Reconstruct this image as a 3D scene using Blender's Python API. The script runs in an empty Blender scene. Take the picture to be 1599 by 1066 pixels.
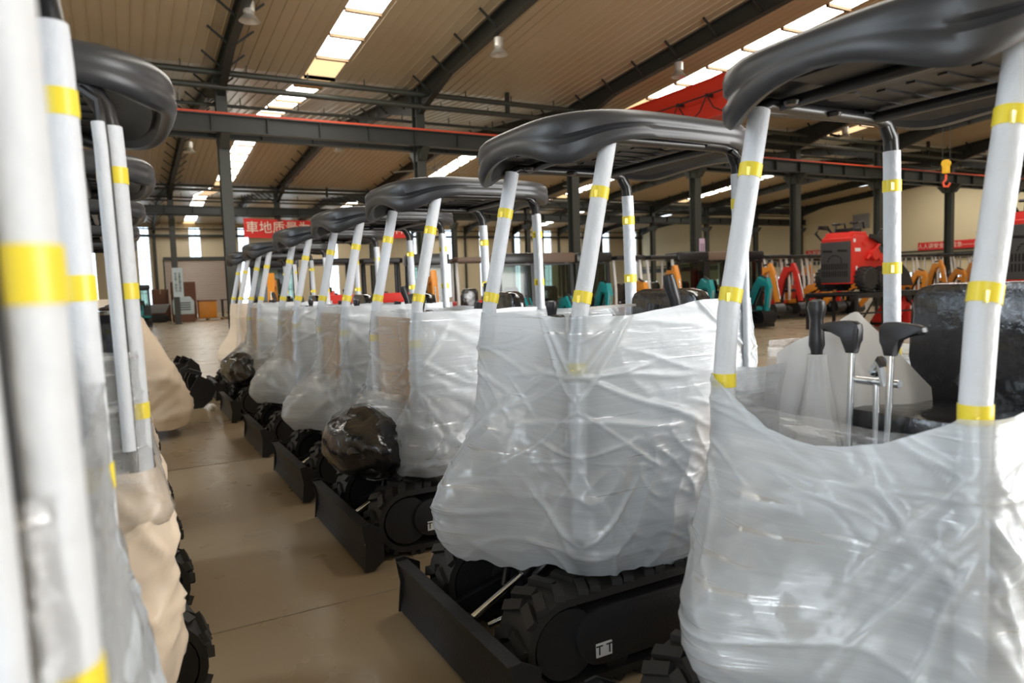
import bpy, bmesh, math, random
import numpy as np
from mathutils import Vector, Matrix, noise
random.seed(7)
C = bpy.context.scene.collection
PI = math.pi

# ------------------------------------------------------------------ camera
F_PX, YAW, PITCH, ROLL, EYE = 1103.56, math.radians(28.743), math.radians(4.496), math.radians(-1.905), 1.6
fw = Vector((math.sin(YAW) * math.cos(PITCH), math.cos(YAW) * math.cos(PITCH), -math.sin(PITCH)))
rt = Vector((math.cos(YAW), -math.sin(YAW), 0))
up = rt.cross(fw)
r2 = math.cos(ROLL) * rt + math.sin(ROLL) * up
u2 = -math.sin(ROLL) * rt + math.cos(ROLL) * up
cam_d = bpy.data.cameras.new('camera'); cam = bpy.data.objects.new('camera', cam_d); C.objects.link(cam)
cam.matrix_world = Matrix(((r2.x, u2.x, -fw.x, 0), (r2.y, u2.y, -fw.y, 0), (r2.z, u2.z, -fw.z, EYE), (0, 0, 0, 1)))
cam_d.sensor_width = 36; cam_d.lens = 36 * F_PX / 1599; cam_d.clip_start = .02; cam_d.clip_end = 400
cam_d.dof.use_dof = True; cam_d.dof.focus_distance = 3.6; cam_d.dof.aperture_fstop = 2.6
S = bpy.context.scene
S.camera = cam

# ------------------------------------------------------------------ light
S.view_settings.view_transform = 'Standard'; S.view_settings.look = 'None'
S.view_settings.gamma = 1; S.view_settings.use_curve_mapping = False
S.view_settings.exposure = 0.2
W = bpy.data.worlds.new('daylight'); S.world = W; W.use_nodes = True
bg = W.node_tree.nodes['Background']; bg.inputs[0].default_value = (.80, .90, 1, 1); bg.inputs[1].default_value = 3.0
S.cycles.max_bounces = 7; S.cycles.diffuse_bounces = 4; S.cycles.glossy_bounces = 3
S.cycles.transmission_bounces = 4; S.cycles.transparent_max_bounces = 14
S.cycles.sample_clamp_indirect = 6; S.cycles.caustics_reflective = False; S.cycles.caustics_refractive = False
def area(name, loc, direction, sx, sy, power, col):
    l = bpy.data.lights.new(name, 'AREA'); l.shape = 'RECTANGLE'; l.size = sx; l.size_y = sy
    l.energy = power; l.color = col
    o = bpy.data.objects.new(name, l); C.objects.link(o); o.location = loc
    o.rotation_euler = Vector(direction).to_track_quat('-Z', 'Z').to_euler()
    return o
# daylight entering by the open doors in the wall behind the camera and by the left wall's windows
area('door_daylight', (-3.0, -1.9, 2.2), (0.12, 1, -.05), 4.4, 4.2, 45, (1, .98, .95))
area('door_daylight', (7.0, -1.9, 2.2), (-.1, 1, -.05), 5.4, 4.2, 700, (1, .97, .93))
area('window_daylight', (-9.0, 6.0, 3.0), (1, .0, -.1), 14, 2.5, 640, (.80, .90, 1))
SKY_EMIT = 12.0

# ------------------------------------------------------------------ materials
def nodes(m): return m.node_tree.nodes, m.node_tree.links
def mat(name, col, rough=.5, metal=0, var=0, vscale=8, bump=0, bscale=30, spec=.5, col2=None, coat=0):
    m = bpy.data.materials.new(name); m.use_nodes = True
    n, l = nodes(m); b = n['Principled BSDF']
    b.inputs['Base Color'].default_value = (*col, 1); b.inputs['Roughness'].default_value = rough
    b.inputs['Metallic'].default_value = metal; b.inputs['Specular IOR Level'].default_value = spec
    if coat: b.inputs['Coat Weight'].default_value = coat; b.inputs['Coat Roughness'].default_value = .12
    tc = n.new('ShaderNodeTexCoord')
    if var or col2:
        t = n.new('ShaderNodeTexNoise'); t.inputs['Scale'].default_value = vscale; t.inputs['Detail'].default_value = 5
        l.new(tc.outputs['Object'], t.inputs['Vector'])
        mx = n.new('ShaderNodeMix'); mx.data_type = 'RGBA'
        c2 = col2 or tuple(max(0, c * (1 - var)) for c in col)
        mx.inputs[6].default_value = (*col, 1); mx.inputs[7].default_value = (*c2, 1)
        l.new(t.outputs['Fac'], mx.inputs[0]); l.new(mx.outputs[2], b.inputs['Base Color'])
    if bump:
        t = n.new('ShaderNodeTexNoise'); t.inputs['Scale'].default_value = bscale; t.inputs['Detail'].default_value = 4
        l.new(tc.outputs['Object'], t.inputs['Vector'])
        bm_ = n.new('ShaderNodeBump'); bm_.inputs['Strength'].default_value = bump; bm_.inputs['Distance'].default_value = .02
        l.new(t.outputs['Fac'], bm_.inputs['Height']); l.new(bm_.outputs[0], b.inputs['Normal'])
    return m
def emit(name, col, s):
    m = bpy.data.materials.new(name); m.use_nodes = True; n, l = nodes(m)
    b = n['Principled BSDF']; b.inputs['Base Color'].default_value = (*col, 1)
    b.inputs['Emission Color'].default_value = (*col, 1); b.inputs['Emission Strength'].default_value = s
    return m
def film_mat(name, col, gloss=.07, rough=.22, bump=.22, scale=(1.5, 1.5, 62), streak=.22, transl=.35, lines=.5):
    """stretch film: a sheet partly see-through by its vertex 'layers', with stretched streaks"""
    m = bpy.data.materials.new(name); m.use_nodes = True; n, l = nodes(m); n.clear()
    out = n.new('ShaderNodeOutputMaterial'); tc = n.new('ShaderNodeTexCoord')
    mp = n.new('ShaderNodeMapping'); mp.inputs['Scale'].default_value = scale; mp.inputs['Rotation'].default_value = (.16, -.12, 0)
    l.new(tc.outputs['Object'], mp.inputs['Vector'])
    ns = n.new('ShaderNodeTexNoise'); ns.inputs['Scale'].default_value = 1.0; ns.inputs['Detail'].default_value = 6; ns.inputs['Roughness'].default_value = .65
    l.new(mp.outputs[0], ns.inputs['Vector'])
    n2 = n.new('ShaderNodeTexNoise'); n2.inputs['Scale'].default_value = 5; n2.inputs['Detail'].default_value = 4; n2.inputs['Distortion'].default_value = 1.2
    l.new(tc.outputs['Object'], n2.inputs['Vector'])
    at = n.new('ShaderNodeAttribute'); at.attribute_name = 'layers'
    ma = n.new('ShaderNodeMath'); ma.operation = 'MULTIPLY_ADD'; ma.inputs[1].default_value = streak * 2; ma.inputs[2].default_value = 1 - streak
    l.new(ns.outputs['Fac'], ma.inputs[0])
    al = n.new('ShaderNodeMath'); al.operation = 'MULTIPLY'; al.use_clamp = True
    sr = n.new('ShaderNodeMapRange'); sr.interpolation_type = 'SMOOTHSTEP'; sr.inputs[1].default_value = .59; sr.inputs[2].default_value = .65; l.new(ns.outputs['Fac'], sr.inputs[0])
    m0 = n.new('ShaderNodeMath'); m0.operation = 'MULTIPLY'; l.new(at.outputs['Fac'], m0.inputs[0]); l.new(ma.outputs[0], m0.inputs[1])
    al.operation = 'MULTIPLY_ADD'; al.inputs[1].default_value = lines; l.new(m0.outputs[0], al.inputs[2])
    l.new(sr.outputs[0], al.inputs[0])
    add = n.new('ShaderNodeMath'); add.operation = 'MULTIPLY_ADD'; add.inputs[1].default_value = .8
    n2.inputs['Scale'].default_value = 9; l.new(n2.outputs['Fac'], add.inputs[0]); l.new(ns.outputs['Fac'], add.inputs[2])
    bp = n.new('ShaderNodeBump'); bp.inputs['Strength'].default_value = bump; bp.inputs['Distance'].default_value = .02
    l.new(add.outputs[0], bp.inputs['Height'])
    d = n.new('ShaderNodeBsdfDiffuse'); d.inputs[0].default_value = (*col, 1)
    t = n.new('ShaderNodeBsdfTranslucent'); t.inputs[0].default_value = (*col, 1)
    dt = n.new('ShaderNodeMixShader'); dt.inputs[0].default_value = transl
    l.new(d.outputs[0], dt.inputs[1]); l.new(t.outputs[0], dt.inputs[2])
    tr = n.new('ShaderNodeBsdfTransparent')
    mt = n.new('ShaderNodeMixShader'); l.new(al.outputs[0], mt.inputs[0]); l.new(tr.outputs[0], mt.inputs[1]); l.new(dt.outputs[0], mt.inputs[2])
    g = n.new('ShaderNodeBsdfGlossy'); g.inputs['Roughness'].default_value = rough; l.new(bp.outputs[0], g.inputs['Normal'])
    lw = n.new('ShaderNodeLayerWeight'); lw.inputs[0].default_value = .25; l.new(bp.outputs[0], lw.inputs['Normal'])
    gm = n.new('ShaderNodeMath'); gm.operation = 'MULTIPLY_ADD'; gm.inputs[1].default_value = .45; gm.use_clamp = True
    gl = n.new('ShaderNodeMath'); gl.operation = 'MULTIPLY_ADD'; gl.inputs[1].default_value = lines * .8; gl.inputs[2].default_value = gloss; l.new(sr.outputs[0], gl.inputs[0])
    l.new(gl.outputs[0], gm.inputs[2]); l.new(lw.outputs['Fresnel'], gm.inputs[0])
    mg = n.new('ShaderNodeMixShader'); l.new(gm.outputs[0], mg.inputs[0]); l.new(mt.outputs[0], mg.inputs[1]); l.new(g.outputs[0], mg.inputs[2])
    l.new(mg.outputs[0], out.inputs[0])
    return m
def glass_mat(name, tint=(.75, .85, .82), amount=.18):
    m = bpy.data.materials.new(name); m.use_nodes = True; n, l = nodes(m); n.clear()
    out = n.new('ShaderNodeOutputMaterial'); tr = n.new('ShaderNodeBsdfTransparent'); tr.inputs[0].default_value = (*tint, 1)
    g = n.new('ShaderNodeBsdfGlossy'); g.inputs['Roughness'].default_value = .05
    mx = n.new('ShaderNodeMixShader'); mx.inputs[0].default_value = amount
    l.new(tr.outputs[0], mx.inputs[1]); l.new(g.outputs[0], mx.inputs[2]); l.new(mx.outputs[0], out.inputs[0])
    return m
def floor_mat():
    m = mat('polished_concrete', (.40, .315, .205), .34, 0, col2=(.29, .22, .138), vscale=.9)
    n, l = nodes(m); b = n['Principled BSDF']; tc = [x for x in n if x.type == 'TEX_COORD'][0]
    t = n.new('ShaderNodeTexNoise'); t.inputs['Scale'].default_value = 2.2; t.inputs['Detail'].default_value = 3; l.new(tc.outputs['Object'], t.inputs['Vector'])
    r = n.new('ShaderNodeMapRange'); r.inputs[3].default_value = .18; r.inputs[4].default_value = .42; l.new(t.outputs['Fac'], r.inputs[0]); l.new(r.outputs[0], b.inputs['Roughness'])
    bp = n.new('ShaderNodeBump'); bp.inputs['Strength'].default_value = .015; bp.inputs['Distance'].default_value = .01
    t2 = n.new('ShaderNodeTexNoise'); t2.inputs['Scale'].default_value = 2.5; l.new(tc.outputs['Object'], t2.inputs['Vector'])
    l.new(t2.outputs['Fac'], bp.inputs['Height']); l.new(bp.outputs[0], b.inputs['Normal'])
    return m
def roof_mat(name, c1, c2):
    m = mat(name, c1, .38, 0, col2=c2, vscale=.5)
    return m
M = {
 'floor': floor_mat(), 'joint': mat('joint_filler', (.30, .25, .18), .6),
 'roof': roof_mat('roof_sheet', (.55, .45, .31), (.44, .345, .215)),
 'roof_lit': mat('lit_roof_sheet', (.60, .58, .52), .34, .55, var=.2, vscale=.6),  # roof sheet again, paler where slopes face the skylights: light put into the colour
 'wood_strip': mat('skylight_bar', (.16, .10, .05), .7),
 'steel': mat('green_black_steel', (.030, .034, .030), .45, 0, var=.4, vscale=2),
 'steel2': mat('grey_green_steel', (.055, .060, .050), .45, 0, var=.3, vscale=2),
 'skylight': emit('skylight_sheet', (1, .965, .88), SKY_EMIT),
 'sky_old': emit('yellowed_skylight', (.95, .68, .36), 1.1),
 'cream': mat('cream_wall', (.82, .71, .47), .75, 0, var=.08, vscale=.3),
 'tanwall': mat('tan_wall_panel', (.74, .64, .46), .7, 0, var=.12, vscale=.4),
 'white_frame': mat('window_frame', (.75, .77, .78), .5),
 'pane': glass_mat('window_glass', (.93, .97, 1), .06),
 'shutter': mat('shutter_slats', (.50, .42, .37), .4, .2),
 'foam': mat('white_foam_sleeve', (.70, .735, .79), .55, 0, var=.10, vscale=14, bump=.35, bscale=25),
 'tape': mat('yellow_tape', (.86, .70, .05), .35),
 'black': mat('black_paint', (.014, .014, .016), .32, 0, var=.3, vscale=6),
 'blackm': mat('matt_black_steel', (.018, .018, .020), .5, 0, var=.4, vscale=12, bump=.1, bscale=60),
 'rubber': mat('track_rubber', (.022, .021, .020), .62, 0, var=.4, vscale=20),
 'canopy': mat('charcoal_plastic', (.036, .038, .043), .36, 0, var=.2, vscale=4, bump=.03, bscale=200),
 'canopy_u': mat('canopy_underside', (.020, .020, .021), .5),
 'grip': mat('black_grip', (.014, .013, .016), .38),
 'chrome': mat('bright_steel', (.72, .74, .76), .16, 1),
 'label': mat('white_label', (.80, .80, .80), .5), 'ink': mat('label_ink', (.02, .02, .02), .6),
 'card': mat('cardboard', (.62, .40, .22), .8, 0, var=.25, vscale=5),
 'seat': mat('black_vinyl_in_plastic', (.014, .014, .017), .14, 0, bump=.55, bscale=9, coat=.6),
 'red': mat('red_paint', (.72, .035, .025), .35, 0, var=.15, vscale=3),
 'crane': mat('crane_red', (.62, .03, .012), .4, 0, var=.15, vscale=1),
 'rail_red': mat('conductor_red', (.80, .10, .04), .5),
 'orange': mat('orange_paint', (.80, .30, .03), .35, 0, var=.15, vscale=3),
 'yellow': mat('yellow_paint', (.85, .50, .03), .4),
 'teal': mat('teal_paint', (.015, .30, .32), .35, 0, var=.15, vscale=3),
 'banner': mat('banner_red', (.80, .035, .03), .6, 0, var=.1, vscale=2),
 'bannertext': mat('banner_letters', (.95, .85, .72), .6),
 'cabglass': glass_mat('cab_glass', (.42, .50, .45), .045),
 'whitepost': mat('white_wrapped_post', (.86, .86, .84), .55),
 'green': mat('green_plastic', (.05, .26, .12), .5), 'brown': mat('brown_crate', (.22, .10, .06), .7, 0, var=.3),
 'wood': mat('pallet_wood', (.42, .27, .14), .8, 0, var=.4, vscale=6), 'grey': mat('grey_box', (.30, .31, .32), .5),
 'notice_p': mat('lilac_notice', (.72, .55, .72), .6), 'notice_b': mat('pale_blue_notice', (.62, .74, .80), .6),
 'fan': mat('fan_grey', (.30, .29, .27), .5), 'lamp': mat('lamp_alu', (.62, .60, .55), .3, .6),
 'brownroof': mat('brown_canopy', (.16, .105, .075), .5),
 'film': film_mat('white_film', (.80, .865, .93), rough=.16),
 'clear': film_mat('clear_stretch_film', (.84, .86, .88), gloss=.10, rough=.14, bump=.6, scale=(2.5, 2.5, 40), streak=.6, lines=.35),
 'creamfilm': film_mat('cream_foam_sheet', (.95, .79, .62), gloss=.04, rough=.35, bump=.15, streak=.05, transl=.08, lines=0),
 'whitesheet': film_mat('white_foam_sheet', (.84, .83, .82), gloss=.03, rough=.4, bump=.1, streak=.06, transl=.35, lines=0),
 'blackfilm': mat('black_wrap', (.014, .014, .016), .16, 0, bump=.9, bscale=9, coat=.5),
}

# ------------------------------------------------------------------ mesh helpers
class MB:
    def __init__(s): s.bm = bmesh.new()
    def box(s, c, d, rot=None, bev=0):
        r = bmesh.ops.create_cube(s.bm, size=1); vs = r['verts']
        m = Matrix.Translation(c) @ (rot.to_4x4() if rot else Matrix()) @ Matrix.Diagonal((*d, 1))
        bmesh.ops.transform(s.bm, matrix=m, verts=vs)
        if bev:
            es = list({e for v in vs for e in v.link_edges})
            bmesh.ops.bevel(s.bm, geom=es, offset=bev, segments=2, affect='EDGES', profile=.6)
        return s
    def bar(s, p0, p1, w, h, upv=(0, 0, 1), bev=0):
        p0, p1 = Vector(p0), Vector(p1); d = p1 - p0; L = d.length; d.normalize(); u = Vector(upv)
        if abs(d.dot(u)) > .98: u = Vector((1, 0, 0))
        sd = d.cross(u).normalized(); u = sd.cross(d)
        return s.box((p0 + p1) / 2, (w, L, h), Matrix((sd, d, u)).transposed(), bev)
    def tube(s, pts, r, n=10, cap=True):
        pts = [Vector(p) for p in pts]; rs = r if isinstance(r, (list, tuple)) else [r] * len(pts)
        rings = []; ref = None
        for i, p in enumerate(pts):
            d = (pts[min(i + 1, len(pts) - 1)] - pts[max(i - 1, 0)]).normalized()
            if ref is None: ref = Vector((0, 0, 1)) if abs(d.z) < .9 else Vector((1, 0, 0))
            a = d.cross(ref).normalized(); b = a.cross(d).normalized(); ref = b
            rings.append([s.bm.verts.new(p + rs[i] * (math.cos(2 * PI * k / n) * a + math.sin(2 * PI * k / n) * b)) for k in range(n)])
        for A, B in zip(rings, rings[1:]):
            for k in range(n): s.bm.faces.new((A[k], A[(k + 1) % n], B[(k + 1) % n], B[k]))
        if cap: s.bm.faces.new(rings[0][::-1]); s.bm.faces.new(rings[-1])
        return s
    def cyl(s, p0, p1, r, r1=None, n=16): return s.tube([p0, p1], [r, r if r1 is None else r1], n)
    def prism(s, poly, plane, a0, a1, bev=0):
        def P(q, a):
            return (a, q[0], q[1]) if plane == 'x' else (q[0], a, q[1]) if plane == 'y' else (q[0], q[1], a)
        A = [s.bm.verts.new(P(q, a0)) for q in poly]; B = [s.bm.verts.new(P(q, a1)) for q in poly]; n = len(poly)
        fs = [s.bm.faces.new(A[::-1]), s.bm.faces.new(B)]
        for k in range(n): fs.append(s.bm.faces.new((A[k], A[(k + 1) % n], B[(k + 1) % n], B[k])))
        if bev:
            es = list({e for f in fs[:2] for e in f.edges})
            bmesh.ops.bevel(s.bm, geom=es, offset=bev, segments=2, affect='EDGES', profile=.6)
        return s
    def lathe(s, prof, c, n=20, axis='z'):
        rings = []
        for (r, h) in prof:
            rg = []
            for k in range(n):
                a = 2 * PI * k / n; q = (r * math.cos(a), r * math.sin(a), h)
                if axis == 'y': q = (q[0], q[2], q[1])
                if axis == 'x': q = (q[2], q[0], q[1])
                rg.append(s.bm.verts.new(Vector(c) + Vector(q)))
            rings.append(rg)
        for A, B in zip(rings, rings[1:]):
            for k in range(n): s.bm.faces.new((A[k], A[(k + 1) % n], B[(k + 1) % n], B[k]))
        s.bm.faces.new(rings[0][::-1]); s.bm.faces.new(rings[-1])
        return s
    def quad(s, a, b, c, d):
        s.bm.faces.new([s.bm.verts.new(p) for p in (a, b, c, d)]); return s
    def mesh(s, name, m, angle=38):
        bmesh.ops.recalc_face_normals(s.bm, faces=s.bm.faces)
        me = bpy.data.meshes.new(name); s.bm.to_mesh(me); s.bm.free()
        me.materials.append(m); me.polygons.foreach_set('use_smooth', [True] * len(me.polygons)); me.set_sharp_from_angle(angle=math.radians(angle))
        return me
CACHE = {}
def put(name, me, parent=None, loc=None, rot=None, **props):
    o = bpy.data.objects.new(name, me); C.objects.link(o)
    if parent: o.parent = parent
    if loc: o.location = loc
    if rot: o.rotation_euler = rot
    for k, v in props.items(): o[k] = v
    return o
def part(name, key, fn, m, parent, loc=None, rot=None, **props):
    """a part whose mesh is built once (fn fills an MB) and shared afterwards"""
    k = (key, m.name)
    if k not in CACHE:
        b = MB(); fn(b); CACHE[k] = b.mesh(name, m)
    return put(name, CACHE[k], parent, loc, rot, **props)
def thing(name, label, cat, loc, rotz=0, group=None, scale=1):
    o = bpy.data.objects.new(name, None); C.objects.link(o); o.empty_display_size = .2
    o.location = loc; o.rotation_euler = (0, 0, rotz); o.scale = (scale,) * 3
    o['label'] = label; o['category'] = cat
    if group: o['group'] = group
    return o
def single(name, label, cat, me, loc=(0, 0, 0), rot=None, group=None):
    o = put(name, me, None, loc, rot, label=label, category=cat)
    if group: o['group'] = group
    return o
def struct(name, me, parent=None):
    o = put(name, me, parent)
    if not parent: o['kind'] = 'structure'
    return o
def text_mesh(body, size, m, ext=.002, key=None):
    k = ('text', body, size, m.name)
    if k in CACHE: return CACHE[k]
    cu = bpy.data.curves.new('lettering', 'FONT'); cu.body = body; cu.size = size; cu.extrude = ext; cu.align_x = 'CENTER'; cu.align_y = 'CENTER'
    o = bpy.data.objects.new('lettering', cu); C.objects.link(o); bpy.context.view_layer.update()
    me = bpy.data.meshes.new_from_object(o.evaluated_get(bpy.context.evaluated_depsgraph_get()))
    bpy.data.objects.remove(o); me.materials.clear(); me.materials.append(m); CACHE[k] = me
    return me

# ------------------------------------------------------------------ the hall
XL, XR, YN, YA, YB, YW = -9.15, 57.0, -2.0, 22.0, 46.0, 70.0
ZV, ZR = 8.1, 9.12                                        # valley and ridge heights
COLS = [2.85 + 6 * k for k in range(-2, 10)]
struct('floor', MB().box(((XL + XR) / 2, 34, -.1), (XR - XL + .6, 73, .2)).mesh('floor', M['floor']))
b = MB()
for y in (3.55, 7.2, 12.2, 18, 24, 30, 36, 42, 48, 54, 60, 66): b.box((24, y, .0), (66, .012, .004))
for x in (-.55, 5.4, 11.4, 17.4, 23.4, 29.4): b.box((x, 34, .0), (.012, 72, .004))
struct('floor_joints', b.mesh('floor_joints', M['joint']))
def roof_z(y):
    for y0, y1 in ((YN, YA), (YA, YB), (YB, YW)):
        if y <= y1: return ZV + (ZR - ZV) * (1 - abs((y - (y0 + y1) / 2) / 12))
    return ZV
SKY = [(x - .5, x + .42) for x in (-6.15, 5.75, 17.65, 29.75, 41.75, 53.7)]
def ribs(x0, x1):
    xs = [x0]; x = math.ceil((x0 + .05) / .3) * .3
    while x < x1 - .05: xs += [x - .02, x - .012, x + .012, x + .02]; x += .3
    return xs + [x1]
def roof_panel(y0, y1):
    b = MB(); cuts = [XL] + [v for s_ in SKY for v in s_] + [XR]
    for x0, x1 in zip(cuts[::2], cuts[1::2]):
        prev = None
        for i, x in enumerate(ribs(x0, x1)):
            dz = -.022 if (i % 4 in (2, 3) and 0 < i) else 0
            a = b.bm.verts.new((x, y0, roof_z(y0) + dz)); c = b.bm.verts.new((x, y1, roof_z(y1) + dz))
            if prev: b.bm.faces.new((prev[0], a, c, prev[1]))
            prev = (a, c)
    me = b.mesh('ceiling', M['roof_lit' if y0 in (YA, YB) else 'roof'], 20); struct('ceiling', me)
for y0, y1 in ((YN, 10), (10, YA), (YA, 34), (34, YB), (YB, 58), (58, YW)): roof_panel(y0, y1)
# skylights, each strip a run of panels with dark joints
b = MB()
b.box((24, 34, 9.6), (66.4, 73, .04))  # added slab above the roof, unseen, keeps the sky's light out
struct('roof_light_block', b.mesh('roof_light_block', M['steel']))
def skylight(x0, x1, y0, y1):
    n = 8; v0 = y0 in (YA, YB, YN)
    for k in range(n):
        a = y0 + (y1 - y0) * k / n; c = y0 + (y1 - y0) * (k + 1) / n
        old = (v0 and k == 0) or (not v0 and k == n - 1)
        b = MB(); e = .045
        b.quad((x0, a + e, roof_z(a + e) + .02), (x1, a + e, roof_z(a + e) + .02), (x1, c - e, roof_z(c - e) + .02), (x0, c - e, roof_z(c - e) + .02))
        struct('ceiling_skylight', b.mesh('ceiling_skylight', M['sky_old' if old else 'skylight']))
for x0, x1 in SKY:
    if x1 > 50 or x0 < -5: yrange = ((10, YA), (YA, 34))
    else: yrange = ((YN, 10), (10, YA), (YA, 34), (34, YB), (YB, 58), (58, YW))
    b = MB()
    for y0, y1 in yrange:
        skylight(x0, x1, y0, y1)
        for k in range(9):
            y = y0 + (y1 - y0) * k / 8; b.box(((x0 + x1) / 2, y, roof_z(y) - .03), (x1 - x0, .11, .07))
    struct('ceiling_skylight_bars', b.mesh('ceiling_skylight_bars', M['wood_strip']))
# columns (H section)
def hcol(x, y, z1, w=.30, d=.34):
    b = MB(); b.box((x, y, z1 / 2), (.025, d, z1))
    for s_ in (-1, 1): b.box((x, y + s_ * d / 2, z1 / 2), (w, .03, z1))
    b.box((x, y, .015), (w + .16, d + .16, .03))
    return b
for x in COLS:
    for y in (YN + .2, YA, YB):
        if y < 0 and x < 30: continue
        b = hcol(x, y, ZV - .15); b.prism([(y - .62, 6.12), (y + .62, 6.12), (y + .30, 5.75), (y - .30, 5.75)], 'x', x - .12, x + .12)
        struct('steel_column', b.mesh('steel_column', M['steel2']))
    struct('steel_column', hcol(x, YW - .25, ZV - .3, .2, .25).mesh('steel_column', M['steel2']))
# rafters with haunches and fly braces
def rafter(x, y0, y1):
    ym = (y0 + y1) / 2; b = MB()
    def pt(y, dz): return (y, roof_z(y) - .06 - dz)
    poly = [pt(y0, 0), pt(ym, 0), pt(y1, 0), pt(y1, .85), pt(y1 - 2.6, .42), pt(ym, .52), pt(y0 + 2.6, .42), pt(y0, .85)]
    b.prism(poly, 'x', x - .012, x + .012)
    for a, c in zip(poly[3:], poly[4:]): b.bar((x, *a), (x, *c), .2, .02)
    for a, c in zip(poly[:2], poly[1:3]): b.bar((x, *a), (x, *c), .2, .02)
    struct('steel_rafter', b.mesh('steel_rafter', M['steel']))
    b = MB(); y = y0 + 1.2
    while y < y1 - 1:
        for s_ in (-1, 1): b.bar((x + s_ * .55, y, roof_z(y) - .05), (x, y, roof_z(y) - .5), .05, .05)
        y += 1.55
    struct('beam_braces', b.mesh('beam_braces', M['steel']))
for x in COLS:
    for y0, y1 in ((YN, YA), (YA, YB), (YB, YW)): rafter(x, y0, y1)
# crane runway beams, conductor rails and pipes along X
def ibeam(y, z0, z1, w, name, m):
    b = MB(); b.box((24, y, (z0 + z1) / 2), (66, .03, z1 - z0)); b.box((24, y, z1), (66, w, .03)); b.box((24, y, z0), (66, w, .03))
    x = -8
    while x < 57: b.box((x, y, (z0 + z1) / 2), (.02, w, z1 - z0)); x += 1.5
    struct(name, b.mesh(name, m))
for y in (YA - .45, YA + .45): ibeam(y, 6.16, 6.62, .26, 'runway_beam', M['steel'])
for y in (YB - .45, YB + .45): ibeam(y, 6.4, 6.86, .26, 'runway_beam', M['steel'])
struct('beam_rail', MB().box((24, YA - .45, 6.68), (66, .06, .07)).mesh('beam_rail', M['rail_red']))
struct('wall_beam', MB().box((24, YW - .4, 7.0), (66, .3, .22)).box((24, YW - .4, 8.9), (66, .12, .10)).mesh('wall_beam', M['steel']))
def pipes(y, zs, r, name):
    b = MB()
    for z in zs: b.tube([(XL, y, z), (XR, y, z)], r, 10)
    x = -8.4
    while x < 56:
        b.box((x, y, zs[0] + .12), (.03, .03, .28)); b.box((x + .8, y, zs[-1] + .1), (.02, .02, .2)); x += 1.7
    struct(name, b.mesh(name, M['steel2']))
pipes(YA - .62, (7.74, 7.36), .085, 'beam_pipes'); pipes(YB - .62, (8.02, 7.80), .075, 'beam_pipes')
pipes(YA + .8, (7.2,), .05, 'beam_pipes'); pipes(YW - .5, (7.6,), .06, 'beam_pipes'); pipes(YB + .7, (7.5, 7.3), .05, 'beam_pipes')
b = MB()
for k in range(0, 9, 2):
    x = COLS[k + 1] + 3
    b.bar((x, YA - .62, 7.3), (x, YA - .62, 8.1), .12, .12); b.bar((x, YB - .62, 7.6), (x, YB - .62, 8.3), .12, .12)
struct('beam_hangers', b.mesh('beam_hangers', M['steel']))
# far wall with tall windows
WX = [1.97 + 4.15 * k for k in range(-2, 14)]
def wall_with_windows(name, y, wins, z0, z1, m):
    b = MB(); xs = [XL] + [v for x in wins for v in (x - .5, x + .5)] + [XR]
    for a, c in zip(xs[::2], xs[1::2]): b.box(((a + c) / 2, y, 4.6), (c - a, .25, 9.2))
    for x in wins:
        b.box((x, y, z0 / 2), (1, .25, z0)); b.box((x, y, (z1 + 9.2) / 2), (1, .25, 9.2 - z1))
    struct(name, b.mesh(name, m))
wins = [x for x in WX if -7 < x < 56]
wall_with_windows('wall_far', YW, wins, .6, 7.8, M['tanwall'])
b = MB(); x = XL
while x < XR: b.box((x, YW - .13, 4.6), (.04, .03, 9.2)); x += .415
struct('wall_far_ribs', b.mesh('wall_far_ribs', M['tanwall']))
for i, x in enumerate(wins):
    b = MB()
    for s_ in (-1, 1): b.box((x + s_ * .475, YW, 4.2), (.05, .1, 7.2))
    for z in (.62, 2.0, 3.5, 5.0, 6.4, 7.78): b.box((x, YW, z), (1, .1, .05))
    b.box((x, YW, 3.5), (.035, .08, 5.8))
    f = put('window_%d' % (i + 1), b.mesh('window', M['white_frame']), None, kind='structure')
    put('window_pane', MB().box((x, YW + .03, 4.2), (.95, .012, 7.16)).mesh('window_pane', M['pane']), f)
# right gable wall, left wall, wall behind the camera
b = MB()
b.box((XR + .12, 34, .5), (.25, 73, 1.0)); b.box((XR + .12, 34, 5.4), (.25, 73, 7.6))
y = YN
while y < YW: b.box((XR + .12, y, 1.3), (.25, 1.8, .62)); y += 4.0
struct('wall_right', b.mesh('wall_right', M['cream']))
b = MB()
y = YN
while y < YW: b.box((XR + .1, y + 2.0, 1.3), (.05, 2.2, .03)).box((XR + .1, y + 2.0, 1.3), (.05, .04, .6)); y += 4.0
f = struct('window_20', b.mesh('window', M['white_frame']))
put('window_pane', MB().box((XR + .12, 34, 1.3), (.012, 72, .6)).mesh('window_pane', M['pane']), f)
struct('trim_1', MB().box((XR - .08, 34, 3.3), (.14, 72, .12)).box((XR - .06, 34, 2.85), (.1, 72, .5)).mesh('trim', M['steel2']))
b = MB()
b.box((XL - .12, 34, 1.0), (.25, 73, 2.0)); b.box((XL - .12, 34, 6.9), (.25, 73, 4.6)); b.box((XL - .12, 42, 3.3), (.25, 57, 2.7)); b.box((XL - .12, -1.2, 3.3), (.25, 1.6, 2.7))
struct('wall_left', b.mesh('wall_left', M['cream']))
b = MB()
for y in np.arange(0, 13.6, 1.5): b.box((XL - .1, y, 3.3), (.06, .06, 2.6))
for z in (2.0, 3.3, 4.6): b.box((XL - .1, 6.6, z), (.06, 14, .06))
f = struct('window_21', b.mesh('window', M['white_frame']))
put('window_pane', MB().box((XL - .12, 6.6, 3.3), (.012, 13.9, 2.6)).mesh('window_pane', M['pane']), f)
b = MB()
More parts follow.
